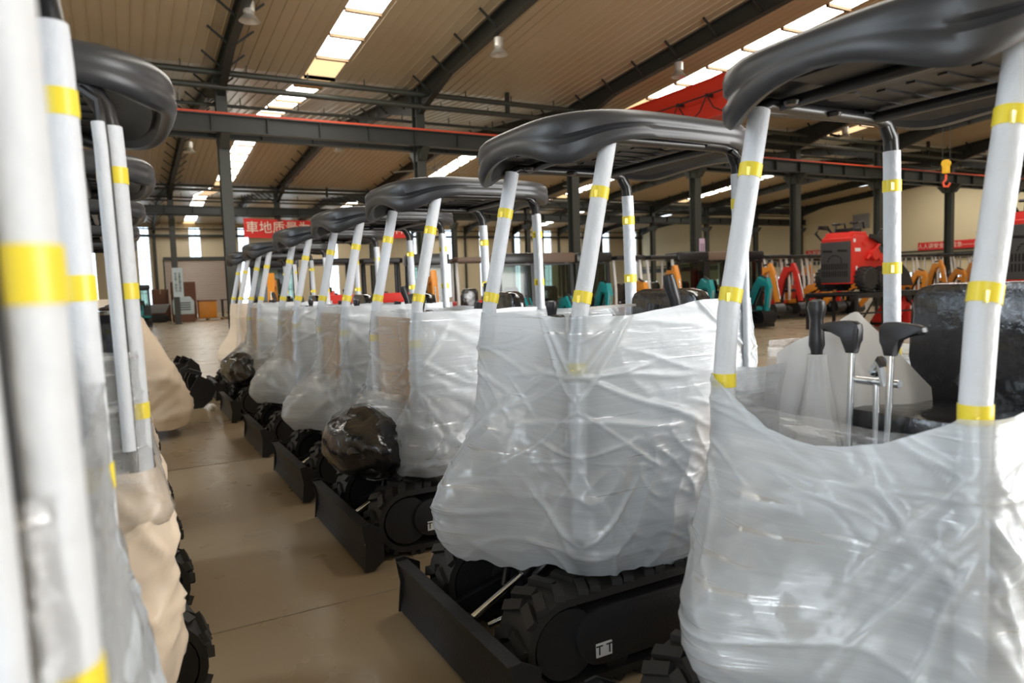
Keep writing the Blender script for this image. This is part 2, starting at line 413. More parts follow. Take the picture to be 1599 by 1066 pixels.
for x0, x1 in ((XL, -5.4), (-.6, 4.0), (10, XR)): b.box(((x0 + x1) / 2, YN - .12, 4.6), (x1 - x0, .25, 9.2))
for x0, x1 in ((-5.4, -.6), (4, 10)): b.box(((x0 + x1) / 2, YN - .12, 6.9), (x1 - x0, .25, 4.6))
struct('wall_near', b.mesh('wall_near', M['cream']))
for i, (x0, x1) in enumerate(((-5.4, -.6), (4, 10))):
    b = MB(); b.box(((x0 + x1) / 2, YN - .1, 4.75), (x1 - x0 + .2, .4, .3))
    for x in (x0, x1): b.box((x, YN - .1, 2.3), (.12, .3, 4.6))
    put('door_%d' % (i + 1), b.mesh('door_frame', M['steel2']), None, kind='structure')
# pendant lamps and fans
def pendant(loc, label):
    t = thing('pendant_lamp', label, 'lamp', loc, 0, 'pendant lamps on the rafters')
    part('cord', 'pl_cord', lambda b: b.cyl((0, 0, .42), (0, 0, 1.1), .012, n=6), M['steel'], t)
    part('housing', 'pl_house', lambda b: b.lathe([(.05, .46), (.13, .42), (.13, .20), (.10, .17)], (0, 0, 0), 18), M['lamp'], t)
    part('shade', 'pl_shade', lambda b: b.lathe([(.10, .18), (.14, .12), (.24, 0), (.23, 0), (.13, .12), (.05, .15)], (0, 0, 0), 20), M['lamp'], t)
pendant((8.95, 16.5, 7.55), 'aluminium pendant lamp on the rafter above the banner and long red rail')
pendant((14.95, 16.4, 7.62), 'aluminium pendant lamp on the rafter beside the red crane girder')
pendant((2.95, 17.2, 7.75), 'aluminium pendant lamp at the top of the leftmost rafter')
pendant((8.85, 31.5, 7.8), 'small pendant lamp beyond the runway beam, on the middle rafter')
pendant((2.85, 32.2, 7.5), 'small pendant lamp beyond the runway beam, on the leftmost rafter')
pendant((14.85, 26.5, 7.3), 'small pendant lamp beyond the runway beam, left of the red girder')
pendant((20.85, 30.5, 7.6), 'small pendant lamp seen behind the film-wrapped posts in mid hall')
pendant((26.85, 19.5, 7.3), 'small pendant lamp on a rafter high above the red loader')
def fan(loc, a, label):
    t = thing('ceiling_fan', label, 'fan', loc, a, 'ceiling fans')
    part('rod', 'fan_rod', lambda b: b.cyl((0, 0, 0), (0, 0, 1.3), .02, n=8), M['fan'], t)
    part('motor', 'fan_motor', lambda b: b.lathe([(.05, .12), (.14, .08), (.16, 0), (.10, -.08)], (0, 0, 0), 16), M['fan'], t)
    for k in range(3):
        part('blade', 'fan_blade', lambda b: b.box((1.1, 0, 0), (1.9, .16, .015), Matrix.Rotation(.12, 3, 'X')), M['fan'], t, rot=(0, 0, k * 2 * PI / 3))
fan((13.2, 31.0, 7.15), .3, 'three-blade ceiling fan just beyond the runway beam, above the row')
fan((15.5, 52.0, 7.9), .9, 'small three-blade ceiling fan far off above the red banner')
fan((24.0, 33, 7.2), .2, 'three-blade ceiling fan deep in the hall, right of the middle')
# overhead crane
t = thing('overhead_crane', 'red overhead crane girder crossing the hall below the skylight', 'crane', (14, 0, 0))
part('girder', 'girder', lambda b: b.box((.3, 9.9, 6.38), (.55, 23.0, .98), bev=.02).box((.3, 9.9, 6.88), (.62, 23, .03)).box((.3, 9.9, 5.88), (.62, 23, .03)), M['crane'], t)
def hz(b):
    for k in range(3): b.prism([(18.3 + .42 * k, 5.92), (18.5 + .42 * k, 5.92), (18.8 + .42 * k, 6.84), (18.6 + .42 * k, 6.84)], 'x', .016, .024)
part('hazard_stripes', 'hz', hz, M['black'], t)
def hz2(b):
    for k in range(3): b.prism([(18.51 + .42 * k, 5.92), (18.71 + .42 * k, 5.92), (19.01 + .42 * k, 6.84), (18.81 + .42 * k, 6.84)], 'x', .016, .024)
part('hazard_stripes', 'hz2', hz2, M['orange'], t)
part('end_truck', 'truck', lambda b: b.box((0, YA - .45, 6.93), (2.6, .34, .42), bev=.02), M['crane'], t)
def fest(b):
    b.tube([(-.2, 1, 6.42), (-.2, 20.5, 6.42)], .02, 6)
    y = 2
    while y < 20:
        b.tube([(-.2, y, 6.42), (-.2, y + .25, 6.05), (-.2, y + .55, 5.9), (-.2, y + .85, 6.05), (-.2, y + 1.1, 6.42)], .018, 6); b.box((-.1, y, 6.42), (.25, .05, .08)); y += 1.1
part('festoon_cable', 'fest', fest, M['black'], t)
part('trolley', 'trolley', lambda b: b.box((.0, 8, 5.75), (.5, .9, .4), bev=.03).cyl((-.3, 8, 5.7), (.3, 8, 5.7), .22), M['orange'], t)
t = thing('hook_block', 'yellow hoist hook block hanging on two wires near the right column', 'hook', (14, 8, 3.3))
part('block', 'hb', lambda b: b.box((0, 0, .30), (.09, .12, .26), bev=.025).cyl((-.05, 0, .36), (.05, 0, .36), .07), M['yellow'], t)
part('hook', 'hh', lambda b: b.tube([(0, 0, .15), (0, 0, .06), (0, .05, .0), (0, .03, -.07), (0, -.04, -.08), (0, -.08, -.02)], .022, 8), M['rail_red'], t)
for s_ in (-1, 1): part('wire', 'hw%d' % s_, lambda b: b.cyl((0, s_ * .07, .4), (0, s_ * .07, 2.165), .006, n=6), M['steel'], t)
# banners
def banner(name, label, loc, rot, w, h, body, size, sag=.0):
    def cloth(b):
        n = 40; g = []
        for i in range(n + 1):
            x = -w / 2 + w * i / n; dy = .02 * math.sin(9 * x / w * PI) ; sg = -sag * (1 - (2 * x / w) ** 2)
            g.append([b.bm.verts.new((x, dy, z + sg)) for z in (-h / 2, h / 2)] + [b.bm.verts.new((x, dy + .01, z + sg)) for z in (h / 2, -h / 2)])
        for A, B in zip(g, g[1:]):
            for k in range(4): b.bm.faces.new((A[k], A[(k + 1) % 4], B[(k + 1) % 4], B[k]))
        b.bm.faces.new(g[0]); b.bm.faces.new(g[-1][::-1])
    bb = MB(); cloth(bb)
    t = single(name, label, 'banner', bb.mesh('banner', M['banner']), loc, rot)
    cords = MB()
    for k in (-1, -.33, .33, 1): cords.cyl((k * (w / 2 - .05), .004, h / 2 - .08), (k * (w / 2 - .05), .004, h / 2 + (.22 if w > 9 else .05)), .012, n=6)
    put('cord', cords.mesh('cord', M['steel']), t)
    put('lettering', text_mesh(body, size, M['bannertext']), t, (0, -.035, -.02), (PI / 2, 0, 0))
banner('red_banner', 'long red cloth banner with pale characters hung across the hall', (11.9, 45.46, 5.63), None, 10.3, 1.15, '車地质量为上工丁全员品安林', .78, .1)
banner('red_banner', 'red slogan banner low on the right wall behind the dark column', (XR - .19, 31.6, 3.66), (0, 0, -PI / 2), 6.0, .62, '人人讲安全 会应急——排查整治', .42)
banner('red_banner', 'red slogan banner on the right wall left of the red loader', (XR - .19, 43.4, 3.66), (0, 0, -PI / 2), 3.9, .62, '与发展行稳致远', .5)
banner('red_banner', 'short red banner behind the lilac notice column', (XR - .19, 58.5, 3.66), (0, 0, -PI / 2), 5.0, .62, '安全生产责任重于泰山', .42)
# wall boxes and column notices
def wbox(y, z, label, d):
    t = thing('electrical_box', label, 'box', (XR - .14, y, z))
    part('case', 'wb%d' % d, lambda b: b.box((0, 0, 0), (.22, 1.5, 1.2), bev=.02), M['grey'], t)
    part('label_panel', 'wbl%d' % d, lambda b: b.box((-.115, -.4, -.28), (.012, .5, .26)).box((-.115, -.4, .26), (.012, .5, .2)), M['label' if d == 1 else 'grey'], t, label='pale panels on the box front')
wbox(52.4, 6.4, 'grey wall box with two white panels high on the cream wall', 1)
wbox(39.7, 6.2, 'plain grey wall box high on the cream wall behind the red loader', 2)
def notice(loc, w, h, m, label, body):
    t = single('column_notice', label, 'notice', MB().box((0, 0, 0), (w, .012, h)).mesh('notice', m), loc)
    put('lettering', text_mesh(body, w * .30, M['ink']), t, (0, -.012, 0), (PI / 2, 0, 0))
notice((21.0, YA - .2, 2.75), .30, 1.05, M['notice_p'], 'lilac notice strip on a column behind the wrapped machines', '安 设\n全 备\n生 检\n产 查\n人 定\n人 期\n有 做')
notice((2.95, YB - .2, 2.45), .55, 1.7, M['notice_b'], 'pale blue notice on the far column before the shutter', '安 设\n全 备\n第 定\n一 期\n预 检\n防 查\n为 好')
# roller shutter standing far off
def shut(b):
    z = .2
    while z < 4.4: b.cyl((-2.4, 0, z), (2.4, 0, z), .075, n=8); z += .15
t = thing('roller_shutter', 'ribbed roller shutter standing at the end of the aisle', 'shutter', (5.6, 63.0, .1))
part('curtain', 'shut', shut, M['shutter'], t)
part('frame', 'shutf', lambda b: b.box((0, 0, 4.55), (5.0, .3, .28)).box((-2.48, 0, 2.2), (.12, .2, 4.7)).box((2.48, 0, 2.2), (.12, .2, 4.7)), M['steel2'], t)

# ------------------------------------------------------------------ film-wrapped mini excavators (front of the machine is local -x)
def stadium(x0, x1, z0, z1, n=10):
    r = (z1 - z0) / 2; c0, c1, zc = x0 + r, x1 - r, (z0 + z1) / 2
    return [(c1 + r * math.sin(a), zc - r * math.cos(a)) for a in np.linspace(0, PI, n)] + [(c0 - r * math.sin(a), zc + r * math.cos(a)) for a in np.linspace(0, PI, n)]
def band_belt(b, x0, x1, z0, z1, y0, y1, th=.03):
    o = stadium(x0, x1, z0, z1, 14); i = stadium(x0 + th, x1 - th, z0 + th, z1 - th, 14)
    V = [[b.bm.verts.new((p[0], y, p[1])) for p in L] for L in (o, i) for y in (y0, y1)]; n = len(o)
    for A, B in ((V[0], V[1]), (V[1], V[3]), (V[3], V[2]), (V[2], V[0])):
        for k in range(n): b.bm.faces.new((A[k], A[(k + 1) % n], B[(k + 1) % n], B[k]))
def lugs(b, x0, x1, z0, z1, y0, y1, pitch=.082, h=.028):
    r = (z1 - z0) / 2; c0, c1, zc = x0 + r, x1 - r, (z0 + z1) / 2; L = c1 - c0; tot = 2 * L + 2 * PI * r; n = int(tot / pitch); w = y1 - y0
    for k in range(n):
        s = k * tot / n
        if s < L: p, t = (c0 + s, z1), 0
        elif s < L + PI * r: a = (s - L) / r; p, t = (c1 + r * math.sin(a), zc + r * math.cos(a)), a
        elif s < 2 * L + PI * r: p, t = (c1 - (s - L - PI * r), z0), PI
        else: a = (s - 2 * L - PI * r) / r; p, t = (c0 - r * math.sin(a), zc - r * math.cos(a)), PI + a
        if p[1] - h < .0 and t == PI: pass
        R = Matrix.Rotation(t, 3, 'Y')
        for s_ in (-1, 1):          # chevron: two slanting halves
            q = Matrix.Rotation(s_ * .42, 3, 'Z')
            c = Vector((p[0], (y0 + y1) / 2, p[1])) + R @ Vector((.012 * (1 if k % 2 else -1), s_ * w * .26, h * .3))
            b.box(c, (.042, w * .47, h), R @ q)
def tracks(t):
    for k, s_ in enumerate((-1, 1)):
        yc = s_ * .365; y0, y1 = yc - .115, yc + .115
        p = part('track', 'trk', lambda b: (band_belt(b, -.77, .62, .03, .40, -.115, .115), lugs(b, -.77, .62, .03, .40, -.115, .115)), M['rubber'], t, (0, yc, 0))
        def frame(b):
            b.prism(stadium(-.55, .40, .10, .33), 'y', -.119, .119, bev=.01)
            b.cyl((-.585, -.10, .215), (-.585, .10, .215), .14, n=20).cyl((.435, -.11, .215), (.435, .11, .215), .15, n=20)
            for x in (-.35, -.1, .15): b.cyl((x, -.10, .10), (x, .10, .10), .055, n=14)
            for k in range(10): b.box((.435 + .15 * math.cos(k * PI / 5), -.05, .215 + .15 * math.sin(k * PI / 5)), (.03, .03, .03))
        part('track_frame', 'trkf', frame, M['blackm'], p)
        if s_ < 0:
            l = part('label', 'ttl', lambda b: b.box((-.43, -.1225, .165), (.075, .005, .055)), M['label'], p, label='white TT label')
            put('lettering', text_mesh('T T', .055, M['ink'], .001), l, (-.43, -.127, .165), (PI / 2, 0, 0))
def undercarriage(t):
    def uc(b):
        b.box((-.05, 0, .30), (.62, .5, .16), bev=.03).cyl((-.03, 0, .36), (-.03, 0, .47), .26, n=28)
        b.prism([(-.5, .14), (-.3, .20), (-.3, .36), (-.5, .28)], 'y', -.16, .16, bev=.02)
        for s_ in (-1, 1): b.tube([(-.3, s_ * .1, .38), (-.42, s_ * .13, .44), (-.52, s_ * .12, .36), (-.56, s_ * .1, .24)], .014, 8)
    part('undercarriage', 'uc', uc, M['black'], t)
    bl = part('blade', 'blade', lambda b: b.prism([(-.895, .02), (-.875, .02), (-.80, .05), (-.80, .22), (-.845, .27), (-.905, .27), (-.885, .235), (-.868, .17), (-.868, .1), (-.88, .05)], 'y', -.58, .58, bev=.006)
              .prism([(-.9, .01), (-.84, .01), (-.78, .06), (-.78, .24), (-.86, .285), (-.905, .28), (-.885, .16)], 'y', -.592, -.58).prism([(-.9, .01), (-.84, .01), (-.78, .06), (-.78, .24), (-.86, .285), (-.905, .28), (-.885, .16)], 'y', .58, .592), M['blackm'], t)
    l = part('label', 'bll', lambda b: b.box((-.872, -.55, .135), (.004, .035, .05)), M['label'], bl, label='white label')
    put('lettering', text_mesh('TT', .03, M['ink'], .001), l, (-.8765, -.55, .135), (PI / 2, 0, -PI / 2))
    for s_ in (-1, 1):
        part('blade_arm', 'barm%d' % s_, lambda b: b.prism([(-.81, .07), (-.81, .16), (-.45, .26), (-.30, .26), (-.30, .14), (-.45, .14)], 'y', s_ * .21 - .025, s_ * .21 + .025, bev=.008), M['black'], t)
    cy = part('blade_cylinder', 'bcyl', lambda b: b.cyl((-.48, .03, .315), (-.30, .03, .41), .036).cyl((-.50, .03, .30), (-.47, .03, .32), .042).cyl((-.775, .06, .155), (-.775, -.0, .155), .03), M['black'], t)
    part('rod', 'brod', lambda b: b.cyl((-.76, .03, .165), (-.48, .03, .315), .016).cyl((-.72, -.06, .16), (-.66, -.09, .19), .014).cyl((-.5, .13, .36), (-.44, .11, .40), .013), M['chrome'], cy, label='chrome rod')
def swing_bracket(t):
    def f(b):
        b.cyl((-.48, .12, .42), (-.48, .12, .62), .085).prism([(-.66, .50), (-.58, .42), (-.40, .44), (-.40, .60), (-.58, .64), (-.66, .60)], 'y', .03, .21, bev=.02)
        for s_ in (0, 1): b.prism([(-.69, .47), (-.62, .45), (-.60, .62), (-.68, .62)], 'y', .02 + s_ * .17, .04 + s_ * .17)
        for k in range(4): b.tube([(-.4, .05 + .04 * k, .58), (-.50, .05 + .04 * k, .66), (-.58, .06 + .04 * k, .62), (-.62, .06 + .03 * k, .52)], .014, 8)
    part('swing_bracket', 'swb', f, M['black'], t)
def house(t):
    part('deck', 'deck', lambda b: b.prism([(-.45, -.39), (.1, -.41), (.36, -.38), (.43, -.2), (.43, .2), (.36, .38), (.1, .41), (-.45, .39)], 'z', .47, .56, bev=.02), M['black'], t)
    part('engine_hood', 'hood', lambda b: b.prism([(.12, -.40), (.36, -.38), (.45, -.2), (.45, .2), (.36, .38), (.12, .40)], 'z', .56, 1.06, bev=.05), M['grey'], t)
    st = part('seat', 'seat', lambda b: b.box((.14, 0, 1.10), (.44, .46, .13), bev=.04), M['seat'], t)
    part('backrest', 'bk', lambda b: b.prism([(-.22, 1.08), (.22, 1.08), (.245, 1.30), (.247, 1.46), (.238, 1.515), (.215, 1.545), (.16, 1.562), (-.16, 1.562), (-.215, 1.545), (-.238, 1.515), (-.247, 1.46), (-.245, 1.30)], 'x', .31, .41, bev=.025), M['seat'], st)
    def con(s_):
        return lambda b: b.prism([(-.28, .56), (.05, .56), (.05, 1.02), (-.10, 1.05), (-.24, .98)], 'y', s_ * .34 - .08, s_ * .34 + .08, bev=.02)
    for s_ in (-1, 1): part('console', 'con%d' % s_, con(s_), M['blackm'], t)
def grip_shape(b):
    b.prism([(-.014, 0), (.014, 0), (.017, .040), (.023, .054), (.038, .061), (.092, .064), (.103, .074), (.100, .086), (.084, .093), (.020, .100), (-.012, .099), (-.027, .090), (-.030, .072), (-.025, .040)], 'x', -.016, .016, bev=.009)
def levers(t, full=True):
    for k, (y, sg) in enumerate(((.095, 1), (-.03, -1))):
        p = part('control_lever', 'lev%d' % k, lambda b: b.cyl((-.21, y + .03, .60), (-.22, y, 1.37), .0095, n=10), M['chrome'], t)
        part('grip', 'grip', grip_shape, M['grip'], p, (-.22, y, 1.36), (0, 0, 0 if sg > 0 else PI))
    part('control_lever', 'lev3', lambda b: b.cyl((-.16, .055, .60), (-.16, .055, 1.28), .0095, n=10).tube([(-.16, .02, 1.26), (-.16, .03, 1.31), (-.13, .06, 1.33), (-.12, .09, 1.29)], .018, 8).cyl((-.16, -.02, 1.27), (-.16, .12, 1.27), .012), M['chrome'], t)
    j = part('joystick', 'joyl', lambda b: b.lathe([(.018, 1.16), (.019, 1.38), (.026, 1.40), (.024, 1.44), (.021, 1.48), (.026, 1.505), (.030, 1.525), (.026, 1.545), (.012, 1.552)], (-.15, .275, -.03), 16), M['grip'], t, label='straight black lever')
    if not full: return
    j = part('joystick', 'joyr', lambda b: b.lathe([(.075, 1.18), (.066, 1.22), (.072, 1.24), (.056, 1.27), (.062, 1.29), (.045, 1.32), (.05, 1.34), (.03, 1.37), (.018, 1.40)], (.12, -.33, 0), 18)
         .tube([(.12, -.33, 1.38), (.115, -.33, 1.45), (.105, -.325, 1.52), (.085, -.32, 1.58), (.075, -.32, 1.625)], [.024, .026, .025, .030, .022], 14), M['grip'], t, label='black joystick with ribbed boot')
    part('joystick', 'joyr2', lambda b: b.tube([(.02, -.22, 1.20), (.03, -.24, 1.38), (.05, -.25, 1.50)], [.02, .022, .03], 12), M['grip'], t, label='short black lever')
def posts(t):
    fr = [(-.46, .60), (-.455, 1.30), (-.435, 1.50), (-.405, 1.62), (-.285, 2.15)]
    rr = [(.44, .85), (.435, 1.4), (.425, 2.0), (.422, 2.06)]
    def at(path, z):
        return float(np.interp(z, [p[1] for p in path], [p[0] for p in path]))
    for nm, path, bands in (('front', fr, (1.27, 1.545, 1.95)), ('rear', rr, (1.29, 1.62, 1.93))):
        for s_ in (-1, 1):
            y = s_ * .39
            p = part('post', 'post' + nm, lambda b: b.tube([(x, 0, z) for x, z in path], .0345 if nm == 'front' else .031, 16), M['foam'], t, (0, y, 0))
            for k, z in enumerate(bands):
                dz = .022
                part('tape', 'tape%s%d' % (nm, k), lambda b: b.tube([(at(path, z - dz), 0, z - dz), (at(path, z + dz), 0, z + dz)], .0372 if nm == 'front' else .0335, 18).box((at(path, z) - .034, -.022, z - .004), (.018, .006, .028 if k else .002)), M['tape'], p)
            if nm == 'rear': part('bend', 'pbend', lambda b: b.tube([(.422, 0, 2.05), (.415, 0, 2.11), (.385, 0, 2.16), (.33, 0, 2.178), (.22, 0, 2.18)], .027, 12), M['black'], p, label='black bent post end')
            if nm == 'rear' and s_ < 0:
                part('cable', 'pcab', lambda b: b.tube([(x - .018, -.036, z) for x, z in path] + [(.40, -.03, 2.12), (.36, -.02, 2.15)], .013, 8), M['black'], p, label='black hose')
                part('foam_strip', 'pfs', lambda b: b.tube([(x - .026, -.056, z) for x, z in [(.437, 1.19)] + path[1:]], .016, 12), M['foam'], p)
N_C = 120
def canopy(t, zoff=0):
    def shape(under):
        def f(b):
            a_, b_ = .61, .49; rings = []
            for i in range(N_C):
                th = 2 * PI * i / N_C; c, s = math.cos(th), math.sin(th); e = 2 / 3.3
                ux, uy = math.copysign(abs(c) ** e, c), math.copysign(abs(s) ** e, s)
                fc = math.exp(-((abs(th - PI) - .62) / .50) ** 2); rc = math.exp(-((min(th, 2 * PI - th) - .55) / .42) ** 2)
                zb = 2.165 - .10 * fc - .03 * rc; gv = .022 * math.exp(-((abs(th - PI) - .95) / .45) ** 2)
                dome = .0 - .012 * max(0, -ux) ** 3
                zt = 2.275 + dome
                waist = 1 - .035 * math.exp(-((abs(abs(th - PI) - 1.75)) / .22) ** 2)
                if not under:
                    h = zt - zb
                    prof = [(.30, zt + .012), (.62, zt + .008), (.88, zt + .002), (.955, zt - .008), (.99, zt - .026), (1.003, zt - .05), (1.0, zb + .56 * h - .005), (1 - gv * 1.4, zb + .47 * h), (1 - gv, zb + .40 * h), (1.005, zb + .34 * h), (1.005, zb + .18 * h), (.99, zb + .05 * h), (.965, zb), (.93, zb + .006), (.905, zb + .03)]
                else:
                    prof = [(.906, zb + .028), (.89, 2.17), (.84, 2.195), (.60, 2.205), (.3, 2.205)]
                a2 = a_ if ux > 0 else .545
                rings.append([b.bm.verts.new((ux * a2 * k, uy * b_ * k * (waist if k > .5 else 1), z)) for k, z in prof])
            m = len(rings[0])
            for i in range(N_C):
                A, B = rings[i], rings[(i + 1) % N_C]
                for k in range(m - 1): b.bm.faces.new((A[k], B[k], B[k + 1], A[k + 1]))
            b.bm.faces.new([r[0 if not under else -1] for r in rings])
            if under:
                for y in np.arange(-.3, .31, .1): b.box((.28, y, 2.203), (.42, .03, .008))
                b.box((-.2, 0, 2.195), (.34, .4, .02), bev=.008).cyl((-.05, .25, 2.18), (-.05, .25, 2.2), .05).cyl((-.05, -.25, 2.18), (-.05, -.25, 2.2), .05)
        return f
    c = part('canopy', 'can', shape(False), M['canopy'], t)
    part('liner', 'canu', shape(True), M['canopy_u'], c)
    def fr(b):
        for s_ in (-1, 1): b.tube([(-.30, s_ * .39, 2.10), (-.285, s_ * .39, 2.155), (-.25, s_ * .385, 2.17), (.30, s_ * .385, 2.17), (.37, s_ * .39, 2.165), (.41, s_ * .39, 2.10)], .022, 10)
        b.tube([(-.20, -.385, 2.17), (-.20, .385, 2.17)], .02, 10).tube([(.3, -.385, 2.17), (.3, .385, 2.17)], .02, 10)
        for x, y in ((-.24, .3), (.05, -.36), (.05, .36)): b.lathe([(.02, 0), (.026, .012), (.012, .02)], (x, y, 2.15), 10)
    part('canopy_frame', 'canf', fr, M['black'], t)
def ss(a, b, x):
    t = min(1, max(0, (x - a) / (b - a))); return t * t * (3 - 2 * t)
def ring_pts(nt, r):
    """unit walk round a rounded rectangle: list of (side point in -1..1, corner centre flag, normal)"""
    out = []; nc = max(6, int(nt * .055)); ns = [int(nt * .19), int(nt * .31)]
    # start at front-near corner, go along the near side (-y) to the rear, the rear, the far side, the front
    corners = [((1, -1), -PI / 2), ((1, 1), 0), ((-1, 1), PI / 2), ((-1, -1), PI)]
    for k, (cn, a0) in enumerate(corners):
        prev = corners[k - 1][0]
        n = ns[1] if k % 2 == 0 else ns[0]
        for i in range(n):
            f = i / n; out.append((prev[0] + (cn[0] - prev[0]) * f, prev[1] + (cn[1] - prev[1]) * f, math.cos(a0), math.sin(a0)))
        for i in range(nc):
            a = a0 + (PI / 2) * i / nc; out.append((cn[0], cn[1], math.cos(a), math.sin(a)))
    return out
def rid(p): return max(0, 1 - 3.2 * abs(noise.noise(p))) ** 2
def film(t, name, m, seed=0, XF=None, XRr=None, WY=None, top=1.46, bot=.42, bulge=1., bc=.12, op=.9, fold=1., rad=((.3, .8, 1.1), (.16, .10, .055)), off=0, nt=200, nz=72, hug=.42, ncrease=26):
    """a sheet draped round the machine: rings in z, creased outward, open at the top"""
    XF = XF or ((.3, .6, .95, 1.3, 1.5), (.50, .515, .51, .50, .475)); XRr = XRr or ((.3, .6, 1.0, 1.5), (.56, .57, .53, .49)); WY = WY or ((.3, .6, 1.0, 1.5), (.46, .475, .442, .432))
    sd = Vector((seed * 3.7, seed * 1.9, seed * 5.1)); V = []; L = []; walk = ring_pts(nt, 0); nt = len(walk)
    rg = random.Random(seed * 13 + 5); creases = []
    per = 0; anchors = [(-.48, -.42), (-.48, .42), (.5, -.42), (.5, .42), (-.7, .1)]
    for k in range(ncrease):
        ax, ay = rg.choice(anchors[:4] if rg.random() < .8 else anchors); z0 = rg.choice((.62, .95, 1.15, 1.3)) + rg.uniform(-.12, .1); an = rg.uniform(-.2, 1.25) * rg.choice((1, 1, -1)); ln = rg.uniform(.25, .7)
        creases.append((ax, ay, z0, an, ln, rg.uniform(.008, .018), rg.uniform(.5, 1.2), rg.choice((-1, 1))))
    for j in range(nz):
        tt = j / (nz - 1)
        for i, (ux, uy, nx, ny) in enumerate(walk):
            zt = top(0, ux, uy) if callable(top) else top
            zb = bot(0, ux, uy) if callable(bot) else bot
            zb += .04 * noise.noise(Vector((ux * 2.2, uy * 2.2, 0)) + sd) + .014 * noise.noise(Vector((ux * 9 + nx, uy * 9 + ny, 1)) + sd)
            zt += .012 * noise.noise(Vector((ux * 3, uy * 3, 7)) + sd)
            z = zb + (zt - zb) * tt
            xf, xr, w, r = (float(np.interp(z, *Q)) for Q in (XF, XRr, WY, rad))
            x = (xr - r) * ux if ux > 0 else (xf - r) * ux
            y = (w - r) * uy
            x += r * nx; y += r * ny
            if ux < 0:
                g = ss(.2, 1, -nx) * math.exp(-((y - bc) / .27) ** 2) * bulge
                x -= g * float(np.interp(z, (.30, .44, .56, .68, .80, .95, 1.12), (.24, .31, .355, .34, .25, .09, 0)))
            low = 1 - ss(.72, 1.2, z); s_ = x - y if ux * uy > 0 else x + y
            P = Vector((x, y, z))
            r1 = noise.noise(P * 2.6 + sd)
            d1 = rid(Vector((x * 3 + z * 2.4, y * 3 + z * 2.4, 0)) * .9 + sd); d2 = rid(Vector((x * 3.6 - z * 3.4, y * 3.6 - z * 3.4, z * .6)) + sd * 2)
            d3 = rid(Vector((x * 8 + z * 5, y * 8 - z * 5, z * 3)) + sd)
            d4 = rid(Vector((x * 2, y * 2, z * 7 + x * 2.2)) + sd)
            cr = 0; onx = abs(ny) > .7                     # long straight creases fanning out from the corners
            for (ax, ay, z0, an, ln, wd, am, sg) in creases:
                if onx:
                    if ay * ny < 0: continue
                    q = x - ax if ax < 0 else ax - x
                else:
                    if ax * nx < 0: continue
                    q = y - ay if ay < 0 else ay - y
                dz = z0 - z; al_ = q * math.cos(an) + dz * math.sin(an)
                if -.03 < al_ < ln:
                    pe = dz * math.cos(an) - q * math.sin(an) + .03 * al_ * math.sin(al_ * 9 + am * 9); w_ = wd * (.6 + al_)
                    if abs(pe) < 3 * w_: cr += am * math.exp(-(pe / w_) ** 2) * min(1, (al_ + .03) * 12) * min(1, (ln - al_) * 6)
            h = fold * ((.026 * r1 + .012 * d1 + .009 * d2 + .005 * d3) * (.10 + low) + .0035 * d4 + .002 * r1 + .010 * min(1.5, cr))
            if tt < .08: h -= .03 * (1 - tt / .08)
            V.append(Vector((x + nx * (h + off), y + ny * (h + off), z)))
            o = op(x, y, z, tt, ux, uy) if callable(op) else op
            o += .05 * d2 * low + .22 * min(1, cr)
            if hug:                                        # where the film clings to a post the sheet is pressed thin
                for px in (-.46, .44):
                    o -= hug * math.exp(-((abs(abs(y) - .40) / .05) ** 2 + ((x - px) / .07) ** 2))
            L.append(max(.03, min(1.2, o)))
    F = [(j * nt + i, j * nt + (i + 1) % nt, (j + 1) * nt + (i + 1) % nt, (j + 1) * nt + i) for j in range(nz - 1) for i in range(nt)]
    me = bpy.data.meshes.new(name); me.from_pydata(V, [], F); me.materials.append(m)
    me.polygons.foreach_set('use_smooth', [True] * len(F))
    at = me.attributes.new('layers', 'FLOAT', 'POINT'); at.data.foreach_set('value', L)
    return put(name, me, t)
def cardboards(t, front=True, side=False):
    if front: part('cardboard_sheet', 'cdf', lambda b: b.box((-.44, 0, 1.14), (.008, .70, .56)), M['card'], t, label='brown cardboard behind the film')
    if side: part('cardboard_sheet', 'cds', lambda b: b.box((.30, -.405, .84), (.34, .008, .44)), M['card'], t, label='brown cardboard behind the film')
